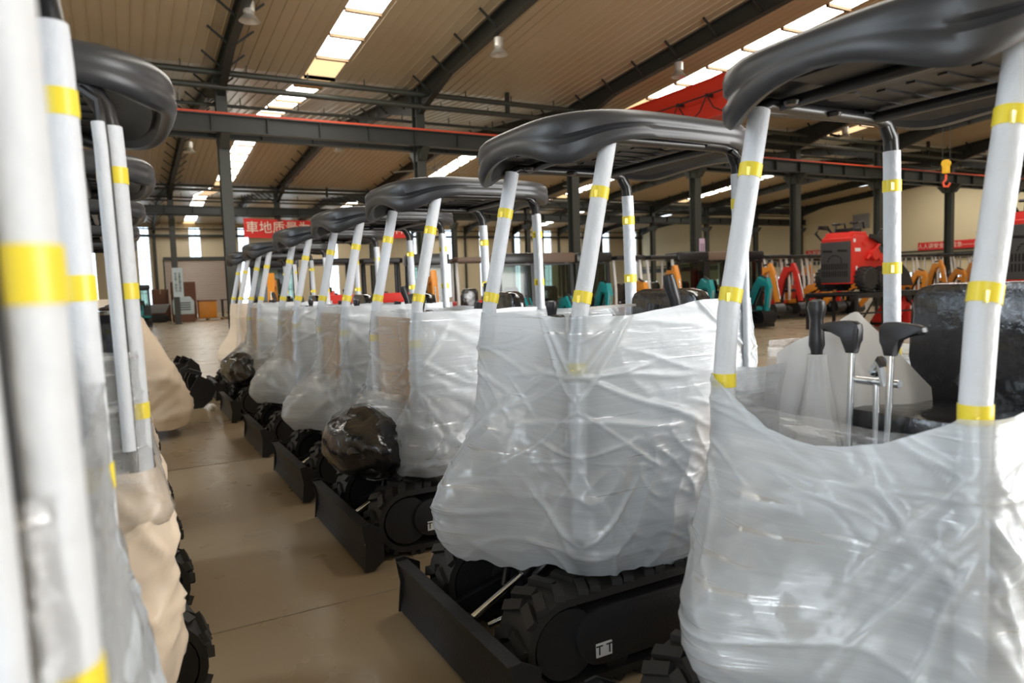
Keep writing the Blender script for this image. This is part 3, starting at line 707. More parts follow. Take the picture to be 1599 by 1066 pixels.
def console_sheet(t, seed):
    """loose white foam sheet folded over the left console"""
    def f(b):
        nu, nv = 44, 30; g = []
        for i in range(nu):
            u = -.24 + .50 * i / (nu - 1); row = []
            topz = 1.475 - (.62 * max(0, -u - .0) if u < 0 else 1.1 * max(0, u - .015)) - (.30 if False else 0)
            for j in range(nv):
                v = j / (nv - 1); z = .86 + (topz - .86) * v
                dep = -.05 + .10 * math.cos(u * 6) - .12 * (v - .4) ** 2 + .03 * noise.noise(Vector((u * 9, z * 4, seed))) + .022 * rid(Vector((u * 7 + z * 3, z * 2, seed)))
                x = -.01 + .69 * u - .72 * dep; y = .24 - .72 * u - .69 * dep
                row.append(b.bm.verts.new((x, y, z + .012 * noise.noise(Vector((u * 8, 3, v))))))
            g.append(row)
        for A, B in zip(g, g[1:]):
            for k in range(nv - 1): b.bm.faces.new((A[k], A[k + 1], B[k + 1], B[k]))
    bb = MB(); f(bb); me = bb.mesh('foam_sheet', M['whitesheet'])
    at = me.attributes.new('layers', 'FLOAT', 'POINT'); at.data.foreach_set('value', [1.15] * len(me.vertices))
    put('foam_sheet', me, t, label='loose white foam sheet')
    if seed == 1:
        bb = MB(); rings = []
        for j in range(22):
            z = .86 + .48 * j / 21; r_ = .027 + .10 * (1 - j / 21) ** 1.5; rw = []
            for i in range(40):
                a = 2 * PI * i / 40; q = r_ * (1 + .22 * rid(Vector((math.cos(a) * 1.6, math.sin(a) * 1.6, z * 1.5))))
                rw.append(bb.bm.verts.new((-.15 + q * math.cos(a), .275 + q * math.sin(a), z)))
            rings.append(rw)
        for A, B in zip(rings, rings[1:]):
            for k in range(40): bb.bm.faces.new((A[k], A[(k + 1) % 40], B[(k + 1) % 40], B[k]))
        me = bb.mesh('lever_wrap', M['whitesheet']); at = me.attributes.new('layers', 'FLOAT', 'POINT'); at.data.foreach_set('value', [.88] * len(me.vertices))
        put('lever_wrap', me, t, label='white sheet gathered round the lever foot')
def machine(label, loc, group, rotz=0, full=True):
    t = thing('mini_excavator', label, 'excavator', loc, rotz, group)
    tracks(t); undercarriage(t); house(t); posts(t); canopy(t); levers(t, full)
    return t
GR = 'film-wrapped mini excavators in the right-hand row'
GL = 'wrapped mini excavators left of the aisle'
def op_white(lo=.96, hi=.86, front=None, seed=0):
    def f(x, y, z, tt, ux, uy):
        o = lo + (hi - lo) * ss(.7, 1.3, z)
        n_ = noise.noise(Vector((x * 2.2, y * 2.2, z * 2.2)) + Vector((seed * 2, 0, 0)))
        o += .22 * n_ * (1 - .6 * ss(.9, 1.3, z))
        if front is not None and ux < -.99 and abs(y) < .39: o = o + (front - o) * ss(.80, .95, z)
        return o
    return f
# first machine, its film dipping in front of the levers
t = machine('film-wrapped mini excavator closest on the right, its T-handled levers and black seat bared', (2.17, 1.295, 0), GR, full=False)
swing_bracket(t)
def top1(th, ux, uy):
    if ux < -.99: return float(np.interp(uy, (-1, -.95, -.5, 0, .45, .95, 1), (1.265, 1.25, 1.17, 1.125, 1.15, 1.27, 1.29))) if ux < -.99 else (1.265 if uy < 0 else 1.29)
    if uy < 0: return 1.265 + .05 * ss(-.5, .6, ux)
    return 1.29 + .03 * ss(-.5, .6, ux)
film(t, 'film_wrap', M['film'], 1, top=top1, bot=lambda th, ux, uy: .12 + .26 * ss(-.4, .5, ux), op=op_white(.80, .84, seed=1), bulge=.9, nt=400, nz=150, ncrease=60)
film(t, 'stretch_film', M['clear'], 2, top=lambda th, ux, uy: 1.20 if ux < -.5 else 1.38, bot=1.0, op=lambda x, y, z, tt, ux, uy: .10 + .16 * max(0, noise.noise(Vector((x * 3, y * 3, z * 24)))), fold=.5, bulge=0, off=-.015, nz=30)
console_sheet(t, 1)
# second machine
t = machine('film-wrapped mini excavator second in the row, its whole canopy and TT track label in view', (2.0, 2.68, 0), GR)
swing_bracket(t); cardboards(t, False, True)
def op2(x, y, z, tt, ux, uy):
    o = op_white(.80, .80, seed=2)(x, y, z, tt, ux, uy)
    if uy < -.99: o -= .42 * math.exp(-((x - .36) / .16) ** 2 - ((z - .86) / .24) ** 2) + .10 * ss(-.2, .3, x)
    return o
film(t, 'film_wrap', M['film'], 3, top=lambda th, ux, uy: 1.475 + (.04 if uy < -.5 else 0) * ss(-.5, .5, ux), op=op2, nt=400, nz=150, ncrease=60)
part('board', 'brd', lambda b: b.box((0, .05, 1.485), (.5, .05, .012), Matrix.Rotation(.35, 3, 'Z')), M['whitepost'], t)
console_sheet(t, 2)
# the rest of the row, each with a film of its own
rest = [(4.42, 'film-wrapped mini excavator third in the row, black bulge showing at its front', .42, 2, True),
        (5.98, 'film-wrapped mini excavator fourth in the row, brown cardboard behind its front film', .50, 1, True),
        (7.75, 'film-wrapped mini excavator fifth in the row, narrow brown front between white posts', .50, 1, True),
        (9.95, 'film-wrapped mini excavator sixth in the row, black wrapped front beside the loose buckets', .36, 2, True)]
for k, (yc, lab, fo, style, cd) in enumerate(rest):
    t = machine(lab, (2.0, yc, 0), GR); cardboards(t, cd)
    if style == 2:
        def bb_(b, k=k):
            V = bmesh.ops.create_icosphere(b.bm, subdivisions=4, radius=1)['verts']
            for v in V:
                p = v.co; r_ = 1 + .13 * noise.noise(p * 1.9 + Vector((k, 0, 0))) + .06 * rid(p * 1.8) + .05 * noise.noise(p * 6)
                v.co = Vector((-.62 + p.x * .30 * r_, .08 + p.y * .42 * r_, .62 + p.z * .24 * r_))
        bb = MB(); bb_(bb); put('front_wrap', bb.mesh('front_wrap', M['blackfilm']), t, label='black bulge under clear film')
        bt = lambda th, ux, uy: .44 + .34 * ss(.3, .8, -ux) * ss(-.75, .1, uy)
        film(t, 'stretch_film', M['clear'], 30 + k, top=.95, bot=.42, op=.10, bulge=1.08, off=.012, nz=40, nt=150)
    else:
        swing_bracket(t); bt = .45
    film(t, 'film_wrap', M['film'], 10 + k, top=1.46 + .02 * (k % 2), bot=bt, op=op_white(.86, .84, fo - .12, seed=5 + k), bulge=1 if style == 1 else .85, nt=160, nz=64)
t = machine('cream-sheeted mini excavator at the far end of the row, loose buckets before it', (2.05, 12.1, 0), GR)
film(t, 'foam_sheet', M['creamfilm'], 20, top=1.46, bot=.5, op=1.0, bulge=.7, nt=120, nz=48)
# left of the aisle
rear = ((.25, .40, .55, .72, .95, 1.06, 1.2, 1.5), (.42, .455, .495, .515, .505, .485, .455, .45))
def left_machine(yc, label, sheet=True, seed=40, m='creamfilm', x=-.42, ztop=1.13):
    t = machine(label, (x, yc, 0), GL)
    if sheet:
        film(t, 'foam_sheet', M[m], seed, top=ztop, bot=.30, XRr=rear, op=1.15, bulge=.6, fold=1.2, nt=200, nz=72)
    film(t, 'stretch_film', M['clear'], seed + 1, top=1.46, bot=.95, XRr=rear, op=lambda x, y, z, tt, ux, uy: .07 + .30 * ss(1.0, 1.15, z) + .16 * max(0, noise.noise(Vector((x * 4, y * 4, z * 8)))), off=.008, bulge=.6, fold=.7, nt=160, nz=50)
    return t
left_machine(1.04, 'blurred wrapped mini excavator closest on the left, posts crossing the picture edge', m='film', x=-.50, ztop=1.33)
left_machine(2.60, 'cream-sheeted mini excavator second on the left, its rounded tail facing the aisle', seed=44)
left_machine(4.15, 'wrapped mini excavator third on the left, seen behind the rounded canopy', seed=47)
left_machine(5.75, 'wrapped mini excavator fourth on the left, only post tops and film showing', seed=50)
left_machine(7.6, 'wrapped mini excavator fifth on the left, small canopy end beside its slanting posts', seed=53)
t = left_machine(9.35, 'mini excavator far on the left under a loose hanging cream sheet', sheet=False, seed=56)
film(t, 'loose_sheet', M['creamfilm'], 60, top=lambda th, ux, uy: 1.50 - .1 * uy, bot=.13, XF=((.1, .6, 1.2, 1.6), (.5, .5, .5, .3)), XRr=((.1, .3, .6, 1.0, 1.35, 1.6), (.98, 1.06, .98, .80, .62, .40)), WY=((.1, .6, 1.2, 1.6), (.62, .58, .50, .3)), op=1.1, bulge=0, fold=1.6, rad=((.1, 1.6), (.3, .2)), hug=0, nt=140, nz=56)
M['gridark'] = mat('charcoal_grille', (.045, .045, .047), .45)
M['void'] = mat('slot_black', (.004, .004, .004), .8)

# ------------------------------------------------------------------ machines and loaders deeper in the hall (front is local -y)
def strip(pts, ws):
    L, R = [], []
    for i, p in enumerate(pts):
        a, c = pts[max(0, i - 1)], pts[min(len(pts) - 1, i + 1)]
        d = Vector((c[0] - a[0], c[1] - a[1])).normalized(); nrm = Vector((-d.y, d.x))
        L.append((p[0] + nrm.x * ws[i] / 2, p[1] + nrm.y * ws[i] / 2)); R.append((p[0] - nrm.x * ws[i] / 2, p[1] - nrm.y * ws[i] / 2))
    return L + R[::-1]
def ytrack(b):
    o = stadium(-.72, .72, .03, .44, 12); b.prism([(p[0], p[1]) for p in o], 'x', -.11, .11, bev=.015)
    for k in range(16): b.box((0, -.56 + k * .074, .445), (.215, .036, .03)).box((0, -.56 + k * .074, .02), (.215, .036, .03))
    for s_ in (-1, 1):
        for k in range(5):
            a = -.9 + k * .45; b.box((0, s_ * (.515 + .20 * math.cos(a)), .235 + .20 * math.sin(a)), (.215, .035, .035), Matrix.Rotation(s_ * a, 3, 'X'))
def excavator(label, loc, colour, kind, group, rotz=0, scale=1, pose=0, roofm='black', seen=True):
    t = thing(kind + '_excavator', label, 'excavator', loc, rotz, group, scale)
    cm = M[colour]
    for s_ in (-1, 1): part('track', 'ytr', ytrack, M['rubber'], t, (s_ * .38, 0, 0))
    part('undercarriage', 'yuc', lambda b: b.box((0, 0, .32), (.56, .7, .16), bev=.02).cyl((0, 0, .38), (0, 0, .5), .27, n=20), M['black'], t)
    part('blade', 'ybl', lambda b: b.prism([(-.98, .03), (-.94, .03), (-.90, .10), (-.92, .26), (-1.0, .30), (-.96, .16)], 'x', -.5, .5).bar((-.22, -.95, .14), (-.22, -.4, .3), .06, .07).bar((.22, -.95, .14), (.22, -.4, .3), .06, .07), M['black'], t)
    part('body', 'yb' + colour, lambda b: b.prism([(-.46, -.42), (.46, -.42), (.48, .3), (.40, .62), (.2, .72), (-.2, .72), (-.40, .62), (-.48, .3)], 'z', .5, .64, bev=.03).prism([(-.46, .22), (.46, .22), (.42, .58), (.2, .70), (-.2, .70), (-.42, .58)], 'z', .64, 1.16, bev=.06), cm, t)
    part('seat', 'yseat', lambda b: b.box((0, .02, .95), (.44, .42, .12), bev=.04).prism([(-.22, .98), (.22, .98), (.21, 1.40), (.15, 1.48), (-.15, 1.48), (-.21, 1.40)], 'y', .18, .27, bev=.03), M['seat'], t)
    for s_ in (-1, 1): part('joystick', 'yj', lambda b: b.tube([(0, -.2, .9), (0, -.22, 1.15), (0, -.2, 1.32)], [.03, .02, .03], 10), M['grip'], t, (s_ * .30, 0, 0))
    if kind == 'cab':
        def cabf(b):
            P = [(-.44, -.40), (.44, -.40), (.44, .30), (-.44, .30)]
            for (x, y) in P: b.bar((x, y, .62), (x * .96, y * (.8 if y < 0 else 1), 2.12), .09, .09)
            for x in (-.44, .44): b.bar((x, .0, .62), (x * .96, .0, 2.12), .05, .05).bar((x, -.4, 1.15), (x, .3, 1.15), .05, .05)
            b.box((0, -.385, .86), (.88, .04, .46)).box((-.44, -.05, .86), (.04, .7, .46)).box((.44, -.05, .86), (.04, .7, .46)).box((0, -.05, .66), (.9, .72, .06)).box((0, -.33, 2.08), (.86, .06, .14))
        part('cab_frame', 'ycf', cabf, M['black'], t)
        part('roof', 'ycr' + roofm, lambda b: b.box((0, -.03, 2.19), (1.0, .88, .26), bev=.06), M['brownroof' if roofm == 'brown' else 'black'], t)
        for sx in (-1, 1): part('label', 'ylab', lambda b: b.box((0, -.365, 2.09), (.10, .006, .07)), M['label'], t, (sx * .3, 0, 0))
        g = part('window_glass', 'ygl', lambda b: b.quad((-.40, -.385, .7), (.40, -.385, .7), (.38, -.315, 2.05), (-.38, -.315, 2.05)).quad((-.45, -.38, .7), (-.45, .28, .7), (-.43, .28, 2.1), (-.43, -.3, 2.1)).quad((.45, -.38, .7), (.45, .28, .7), (.43, .28, 2.1), (.43, -.3, 2.1)).quad((-.40, .30, 1.2), (.40, .30, 1.2), (.38, .30, 2.05), (-.38, .30, 2.05)), M['cabglass'], t)
    else:
        pm = 'whitepost' if kind == 'canopy' else 'black'
        for sx in (-1, 1):
            part('post', 'ypf' + pm, lambda b: b.tube([(0, -.36, .62), (0, -.36, 1.3), (0, -.22, 2.12)], .043, 10), M[pm], t, (sx * .39, 0, 0))
            part('post', 'ypr' + pm, lambda b: b.tube([(0, .40, 1.0), (0, .40, 2.12)], .036, 10), M[pm], t, (sx * .39, 0, 0))
        part('canopy', 'ycan' + roofm, lambda b: b.prism([(-.48, -.42), (-.40, -.52), (.40, -.52), (.48, -.42), (.48, .50), (.40, .60), (-.40, .60), (-.48, .50)], 'z', 2.11, 2.23, bev=.04), M['brownroof' if roofm == 'brown' else 'black'], t)
    if pose == 0:   boom = [(-.55, .72), (-.78, 1.15), (-1.02, 1.42), (-1.42, 1.30)]; stick = [(-1.34, 1.48), (-1.42, 1.2), (-1.30, .52)]; bk = (-1.26, .42)
    elif pose == 1: boom = [(-.55, .72), (-.66, 1.30), (-.86, 1.70), (-1.22, 1.72)]; stick = [(-1.12, 1.90), (-1.26, 1.55), (-1.45, .62)]; bk = (-1.42, .45)
    else:           boom = [(-.55, .72), (-.92, 1.02), (-1.28, 1.10), (-1.70, .78)]; stick = [(-1.66, .95), (-1.66, .7), (-1.36, .32)]; bk = (-1.20, .32)
    part('swing_post', 'ysp', lambda b: b.box((0, -.52, .68), (.22, .26, .30), bev=.04), M['black'], t)
    bo = part('boom', 'ybo%d' % pose + colour, lambda b: b.prism(strip(boom, (.18, .26, .24, .13)), 'x', -.08, .08, bev=.01), cm, t)
    part('boom_cylinder', 'ybc%d' % pose, lambda b: b.cyl((0, -.62, .62), (0, (boom[1][0] + boom[2][0]) / 2 - .12, (boom[1][1] + boom[2][1]) / 2 - .08), .032, n=10).cyl((0, boom[2][0], boom[2][1] + .16), (0, stick[0][0], stick[0][1]), .03, n=10), M['black'], bo)
    st = part('stick', 'yst%d' % pose + colour, lambda b: b.prism(strip(stick, (.12, .20, .12)), 'x', -.065, .065, bev=.01), cm, t)
    part('rod', 'yrd%d' % pose, lambda b: b.cyl((0, stick[1][0] - .10, stick[1][1]), (0, stick[2][0] - .12, stick[2][1] + .1), .02, n=10), M['chrome'], st, label='bright steel rod')
    def bucket(b):
        c = [(.06, .12), (-.10, .14), (-.22, .02), (-.24, -.14), (-.14, -.26), (.05, -.30), (.18, -.28)]
        c = [(bk[0] + p[0] * .9, bk[1] + p[1] * .9) for p in c]
        inn = [(p[0] * .9 + bk[0] * .1 + .02, p[1] * .9 + bk[1] * .1) for p in c]
        b.prism(c + inn[::-1], 'x', -.21, .21)
        for s_ in (-1, 1): b.prism(c, 'x', s_ * .21 - .01, s_ * .21 + .01)
        for k in range(4): b.box((-.16 + k * .107, c[-1][0] + .05, c[-1][1]), (.045, .12, .03))
    part('bucket', 'ybk%d' % pose, bucket, M['black'], t)
    return t
GM = 'excavators parked in the row behind the wrapped machines'
for x, kind, col, pose, roofm, lab in (
    (3.1, 'cab', 'orange', 1, 'black', 'orange excavator with black cab framed by the last white posts of the row'),
    (4.35, 'bare', 'red', 0, 'black', 'red excavator under black canopy on black posts, beneath the red banner'),
    (5.6, 'bare', 'red', 2, 'black', 'red excavator under low black canopy beside a black cab excavator'),
    (6.8, 'cab', 'orange', 1, 'black', 'orange excavator with black cab and white header labels, left of the brown canopy'),
    (8.05, 'canopy', 'red', 2, 'brown', 'red excavator under brown canopy on slim white posts'),
    (9.3, 'cab', 'teal', 2, 'black', 'teal excavator with black cab left of the brown-roofed cab'),
    (10.55, 'cab', 'teal', 2, 'brown', 'teal excavator with brown cab roof behind the second wrapped machine'),
    (11.8, 'cab', 'teal', 0, 'black', 'teal excavator with big black cab right of the brown-roofed cab'),
    (13.05, 'canopy', 'orange', 0, 'black', 'orange excavator under black canopy on white posts among teal ones'),
    (14.3, 'canopy', 'orange', 1, 'black', 'orange excavator under canopy next to the dark green-glassed cab'),
    (15.5, 'cab', 'teal', 0, 'black', 'teal excavator with black cab and greenish panes left of the lilac notice'),
    (16.7, 'cab', 'teal', 2, 'brown', 'teal excavator with long brown cab roof below the lilac notice'),
    (17.9, 'cab', 'teal', 0, 'black', 'teal excavator with black cab right below the short red banner')):
    excavator(lab, (x, 16.8, 0), col, kind, GM, rotz=-.25, pose=pose, roofm=roofm, scale=1.06)
GQ = 'excavators with white posts in the row left of the red loader'
for k, (x, col, pose, lab) in enumerate((
    (21.0, 'orange', 1, 'orange excavator with white posts, leftmost in the row beyond the open floor'),
    (22.2, 'red', 1, 'red excavator with white posts, second in the row beyond the open floor'),
    (23.4, 'orange', 2, 'orange excavator with white posts and low arm, third in the row beyond the open floor'),
    (24.6, 'red', 0, 'red excavator with white posts half hidden left of the red loader'),
    (25.8, 'orange', 2, 'orange excavator with white posts right behind the red loader'))):
    excavator(lab, (x, 19.5, 0), col, 'canopy', GQ, pose=pose, rotz=-.06 + .03 * (k % 3), scale=1.1)
for k, x in enumerate((26.0, 27.5, 29.0, 30.5, 32.0, 33.5)):
    excavator('orange excavator with white posts, far second row, %s' % ('at its left end', 'next to its left end', 'third from left', 'third from right', 'next to its right end', 'at its right end')[k], (x, 25.0, 0), 'orange', 'canopy', 'excavators in the far second row', pose=(k + 1) % 3, rotz=-.3, scale=1.12)
for k, x in enumerate((33.4, 35.0, 36.6, 38.2, 39.8, 41.4)):
    excavator('orange excavator far right under the wall banner, %s' % ('leftmost of its six', 'second of its six', 'third of its six', 'fourth of its six', 'fifth of its six', 'rightmost of its six')[k], (x, 21.2, 0), 'orange', 'canopy', 'excavators far right under the wall banner', pose=k % 2, rotz=-.3, scale=1.12)
# compact red loaders on racks (grille is local -x)
def wheel(b):
    b.lathe([(.14, -.13), (.24, -.13), (.275, -.10), (.285, 0), (.275, .10), (.24, .13), (.14, .13)], (0, 0, 0), 28, 'y')
    for k in range(16):
        a = k * PI / 8
        for s_ in (-1, 1): b.box((.283 * math.cos(a + s_ * .1), s_ * .065, .283 * math.sin(a + s_ * .1)), (.03, .12, .045), Matrix.Rotation(-a, 3, 'Y') @ Matrix.Rotation(s_ * .4, 3, 'X'))
def loader(label, loc, rotz=0, scale=1):
    t = thing('compact_loader', label, 'loader', loc, rotz, None, scale)
    part('body', 'lbody', lambda b: b.prism([(0, .18), (1.25, .18), (1.30, .55), (1.12, .80), (.95, 1.22), (.70, 1.30), (.12, 1.34), (0, 1.26)], 'y', -.42, .42, bev=.03).prism([(.05, 1.30), (.70, 1.30), (.62, 1.42), (.10, 1.42)], 'y', -.36, .36, bev=.02), M['red'], t)
    g = part('grille', 'lgri', lambda b: b.box((-.02, 0, .70), (.05, .80, .98), bev=.015), M['gridark'], t, label='black slatted grille')
    def sl(b):
        for r_ in range(2):
            for k in range(12): b.box((-.048, -.33 + k * .06, .42 + r_ * .18), (.012, .024, .14))
        for k in range(9):
            a = PI * k / 8; b.bar((-.048, .20 * math.cos(a), .72 + .16 * math.sin(a)), (-.048, .17 * math.cos(a + .3), .72 + .13 * math.sin(a + .3)), .02, .012, (1, 0, 0))
        for y in (-.2, .2): b.bar((-.048, y - .13, .96), (-.048, y + .13, .98), .05, .012, (1, 0, 0))
    part('slot', 'lslot', sl, M['void'], g, kind='stuff')
    def lv(b):
        for k in range(6): b.bar((.10 + .09 * k, -.28, 1.425), (.14 + .09 * k, .28, 1.425), .04, .012)
    part('louvre', 'llv', lv, M['black'], t)
    for sy in (-1, 1):
        for x in (.36, .98):
            w = part('wheel', 'lwh', wheel, M['rubber'], t, (x, sy * .55, .285))
            part('rim', 'lrim%d' % sy, lambda b: b.lathe([(.15, 0), (.14, .03), (.06, .05), (.04, .09)], (0, sy * .06, 0), 18, 'y'), M['grey'] if False else M['lamp'], w)
        arm = part('lift_arm', 'larm%d' % sy, lambda b: b.prism(strip([(.62, 1.30), (1.1, 1.18), (1.5, .85), (1.62, .42)], (.10, .15, .13, .11)), 'y', sy * .47 - .04, sy * .47 + .04, bev=.01), M['black'], t)
        part('cylinder', 'lcy%d' % sy, lambda b: b.cyl((.5, sy * .47, .75), (.95, sy * .47, 1.1), .04, n=12), M['red'], arm)
        part('rod', 'lro%d' % sy, lambda b: b.cyl((.95, sy * .47, 1.1), (1.2, sy * .47, 1.16), .022, n=10), M['chrome'], arm)
        part('hydraulic_motor', 'lmo%d' % sy, lambda b: b.cyl((.72, sy * .42, .86), (.72, sy * .56, .86), .13, n=20).cyl((.98, sy * .42, .80), (.98, sy * .52, .80), .09, n=16).box((.45, sy * .43, 1.12), (.10, .03, .10), bev=.01), M['red'], t)
        for q, (lx, lz, lw, lh) in enumerate(((.22, .98, .20, .08), (.18, .55, .06, .09), (.10, 1.20, .08, .08))):
            part('label', 'lla%d' % q, lambda b: b.box((0, 0, 0), (lw, .006, lh)), M['label'], t, (lx, sy * .424, lz))
    part('guard', 'lgd', lambda b: b.tube([(.30, -.25, 1.40), (.34, -.25, 1.62), (.66, -.25, 1.66), (.70, -.25, 1.5)], .022, 8).tube([(.30, .25, 1.40), (.34, .25, 1.62), (.66, .25, 1.66), (.70, .25, 1.5)], .022, 8).tube([(.26, -.38, 1.62), (.40, -.1, 1.64)], .03, 8).tube([(.26, .1, 1.62), (.40, .38, 1.64)], .03, 8).box((.46, 0, 1.47), (.3, .5, .1), bev=.02), M['black'], t, label='black control handles')
    def hs(b):
        for k in range(3): b.tube([(.02, .42, 1.25), (-.10 - .03 * k, .47, 1.42), (.0, .48, 1.60 - .03 * k), (.25, .42, 1.60 - .04 * k), (.34, .36, 1.42)], .018, 8)
        for k in range(2): b.tube([(1.05, -.3, 1.2), (1.2, -.36, 1.48 - .06 * k), (1.42, -.36, 1.46 - .06 * k), (1.48, -.3, 1.12)], .018, 8)
    part('hose', 'lho', hs, M['black'], t)
    def bkt(b):
        c = [(1.56, .72), (1.54, .25), (1.62, .12), (2.15, .08), (2.16, .11), (1.68, .18), (1.62, .28), (1.64, .72)]
        b.prism(c, 'y', -.58, .58)
        for s_ in (-1, 1): b.prism([(1.56, .72), (1.54, .25), (1.62, .12), (2.15, .08), (2.0, .40)], 'y', s_ * .58 - .012, s_ * .58 + .012)
    part('bucket', 'lbk', bkt, M['blackm'], t)
    return t
def rack(label, loc, L=3.0, Wd=1.5, h=1.08):
    t = thing('display_rack', label, 'rack', loc)
    part('shelf', 'rsh', lambda b: b.box((L / 2, 0, h - .03), (L, Wd, .05)).box((L / 2, -Wd / 2, h - .10), (L, .06, .10)).box((L / 2, Wd / 2, h - .10), (L, .06, .10)), M['blackm'], t)
    for x in (.05, 1.25, L - .05):
        for y in (-Wd / 2 + .04, Wd / 2 - .04): part('leg', 'rleg', lambda b: b.box((0, 0, h / 2 - .05), (.07, .07, h - .1)), M['blackm'], t, (x, y, 0))
    part('brace', 'rbr', lambda b: b.bar((.08, -Wd / 2 + .04, .10), (.9, -Wd / 2 + .04, h - .15), .04, .04).bar((2.3, -Wd / 2 + .04, h - .15), (L - .1, -Wd / 2 + .04, .1), .04, .04).box((L / 2, -Wd / 2, .5), (L, .04, .05)), M['blackm'], t)
rack('dark steel rack carrying the red loader in front of the orange excavators', (17.95, 13.5, 0), 3.4, 1.7)
loader('red compact loader with black grille and loop hoses on the dark steel rack', (18.2, 13.5, 1.125), scale=1.2)
rack('dark steel rack under the second red loader at the picture edge', (16.7, 7.9, 0), 3.4, 1.7)
loader('second red compact loader at the right picture edge, only its grille showing', (16.95, 7.9, 1.125), scale=1.2)
t = thing('loader_arm', 'red A-shaped loader arm standing on the floor under the rack', 'loader part', (20.5, 13.1, 0))
part('arm', 'laA', lambda b: b.prism(strip([(-.75, .12), (-.35, .45), (.0, .86), (.2, .92)], (.26, .30, .28, .2)), 'y', -.3, .3, bev=.02).prism(strip([(.10, .9), (.22, .5), (.25, .1)], (.26, .3, .26)), 'y', -.3, .3, bev=.02), M['red'], t)
part('pivot', 'laP', lambda b: b.cyl((.05, -.36, .84), (.05, .36, .84), .11, n=18).cyl((-.7, -.36, .14), (-.7, .36, .14), .08, n=14), M['black'], t)
part('label', 'laL', lambda b: b.box((.2, -.304, .55), (.10, .006, .14)), M['label'], t)
t = thing('loader_frame', 'pair of small red loader frames', 'loader part', (0, 0, 0)) if False else None
# red boxed power units among the excavators, below the banner
for x, lab in ((3.72, 'red and black engine box below the left end of the row of black canopies'), (5.05, 'red and black engine box left of the orange cab excavator')):
    t = thing('engine_unit', lab, 'engine', (x, 14.0, 0), -.3, None, .9)
    part('case', 'euc', lambda b: b.box((0, 0, .85), (.78, .7, 1.3), bev=.04), M['blackm'], t)
    part('hood', 'euh', lambda b: b.box((0, 0, 1.60), (.82, .74, .22), bev=.04).box((.40, 0, .9), (.05, .74, 1.3), bev=.01), M['red'], t)
    part('skid', 'eus', lambda b: b.box((-.3, 0, .1), (.1, .8, .2)).box((.3, 0, .1), (.1, .8, .2)), M['black'], t)
# loose buckets and arm before the last machines of the row
GB = 'loose digging buckets on the floor'
def loose_bucket(label, loc, rot, s=1):
    t = thing('digging_bucket', label, 'bucket', loc, 0, GB, s); t.rotation_euler = rot
    c = [(-.16, .36), (-.22, .18), (-.18, .04), (-.02, -.02), (.20, .0), (.28, .03)]
    inn = [(p[0] * .9 + .03, p[1] * .9 + .035) for p in c]
    def f(b):
        b.prism(c + inn[::-1], 'y', -.2, .2)
        for s_ in (-1, 1): b.prism(c + [(.1, .30)], 'y', s_ * .2 - .008, s_ * .2 + .008)
    part('shell', 'lbsh', f, M['blackm'], t)
    def tt(b):
        for k in range(4): b.prism([(.24, .0), (.36, .02), (.24, .06)], 'y', -.18 + k * .11, -.13 + k * .11)
    part('tooth', 'lbto', tt, M['black'], t)
    part('hitch', 'lbhi', lambda b: b.prism([(-.2, .32), (-.12, .44), (-.02, .40), (.06, .30)], 'y', -.09, -.07).prism([(-.2, .32), (-.12, .44), (-.02, .40), (.06, .30)], 'y', .07, .09), M['black'], t)
loose_bucket('black digging bucket lying open to the aisle, nearest the left row', (.90, 13.35, .16), (0, .5, PI + .5))
loose_bucket('black digging bucket standing upright behind the open one', (.82, 12.62, .34), (0, 1.5, PI + .4), .9)
loose_bucket('black bucket with tan inner face lying before the sixth wrapped machine', (.98, 11.2, .10), (0, .75, PI + .2))
t = thing('digger_arm', 'short black digger arm lying across the loose buckets', 'arm', (.55, 12.05, 0), .1)
part('arm', 'dga', lambda b: b.prism(strip([(-.1, .08), (.1, .30), (.28, .40), (.46, .34)], (.13, .2, .2, .14)), 'y', -.06, .06, bev=.01), M['black'], t)
part('cylinder', 'dgc', lambda b: b.cyl((-.05, 0, .32), (.3, 0, .52), .03, n=12), M['black'], t)
# clutter at the end of the aisle
t = thing('tool_cabinet', 'dark brown cabinet with pale top beside the blue column notice', 'cabinet', (3.7, 53, 0))
part('body', 'cab1', lambda b: b.box((0, 0, 1.3), (1.5, .8, 2.6), bev=.02), M['brown'], t); part('door', 'cab2', lambda b: b.box((-.36, -.415, 1.35), (.68, .03, 2.3)).box((.36, -.415, 1.35), (.68, .03, 2.3)), M['brown'], t)
part('handle', 'cab3', lambda b: b.box((-.06, -.45, 1.4), (.03, .04, .3)).box((.06, -.45, 1.4), (.03, .04, .3)), M['chrome'], t)
t = thing('machine_hood', 'pale green machine hood standing in front of the brown cabinet', 'hood', (3.4, 49.4, 0))
part('shell', 'mh1', lambda b: b.prism([(-.6, .5), (.6, .5), (.62, 1.3), (.4, 1.6), (-.5, 1.6), (-.62, 1.3)], 'y', -.35, .35, bev=.05), M['notice_b'], t); part('vent', 'mh2', lambda b: [b.box((0, -.36, .8 + .14 * k), (.8, .02, .06)) for k in range(4)], M['black'], t); part('base', 'mh3', lambda b: b.box((0, 0, .25), (1.2, .7, .5)), M['brown'], t)
t = thing('orange_crate', 'orange crate on a low pallet right of the green hood', 'crate', (4.95, 51, .16))
part('body', 'oc1', lambda b: b.box((0, 0, .55), (1.1, .9, 1.1), bev=.03), M['orange'], t); part('lid', 'oc2', lambda b: b.box((0, 0, 1.13), (1.16, .96, .07), bev=.02), M['brown'], t)
def pal(b):
    for k in range(6): b.box((0, -.6 + k * .24, .135), (2.0, .14, .03))
    for x in (-.9, 0, .9): b.box((x, 0, .06), (.12, 1.3, .12))
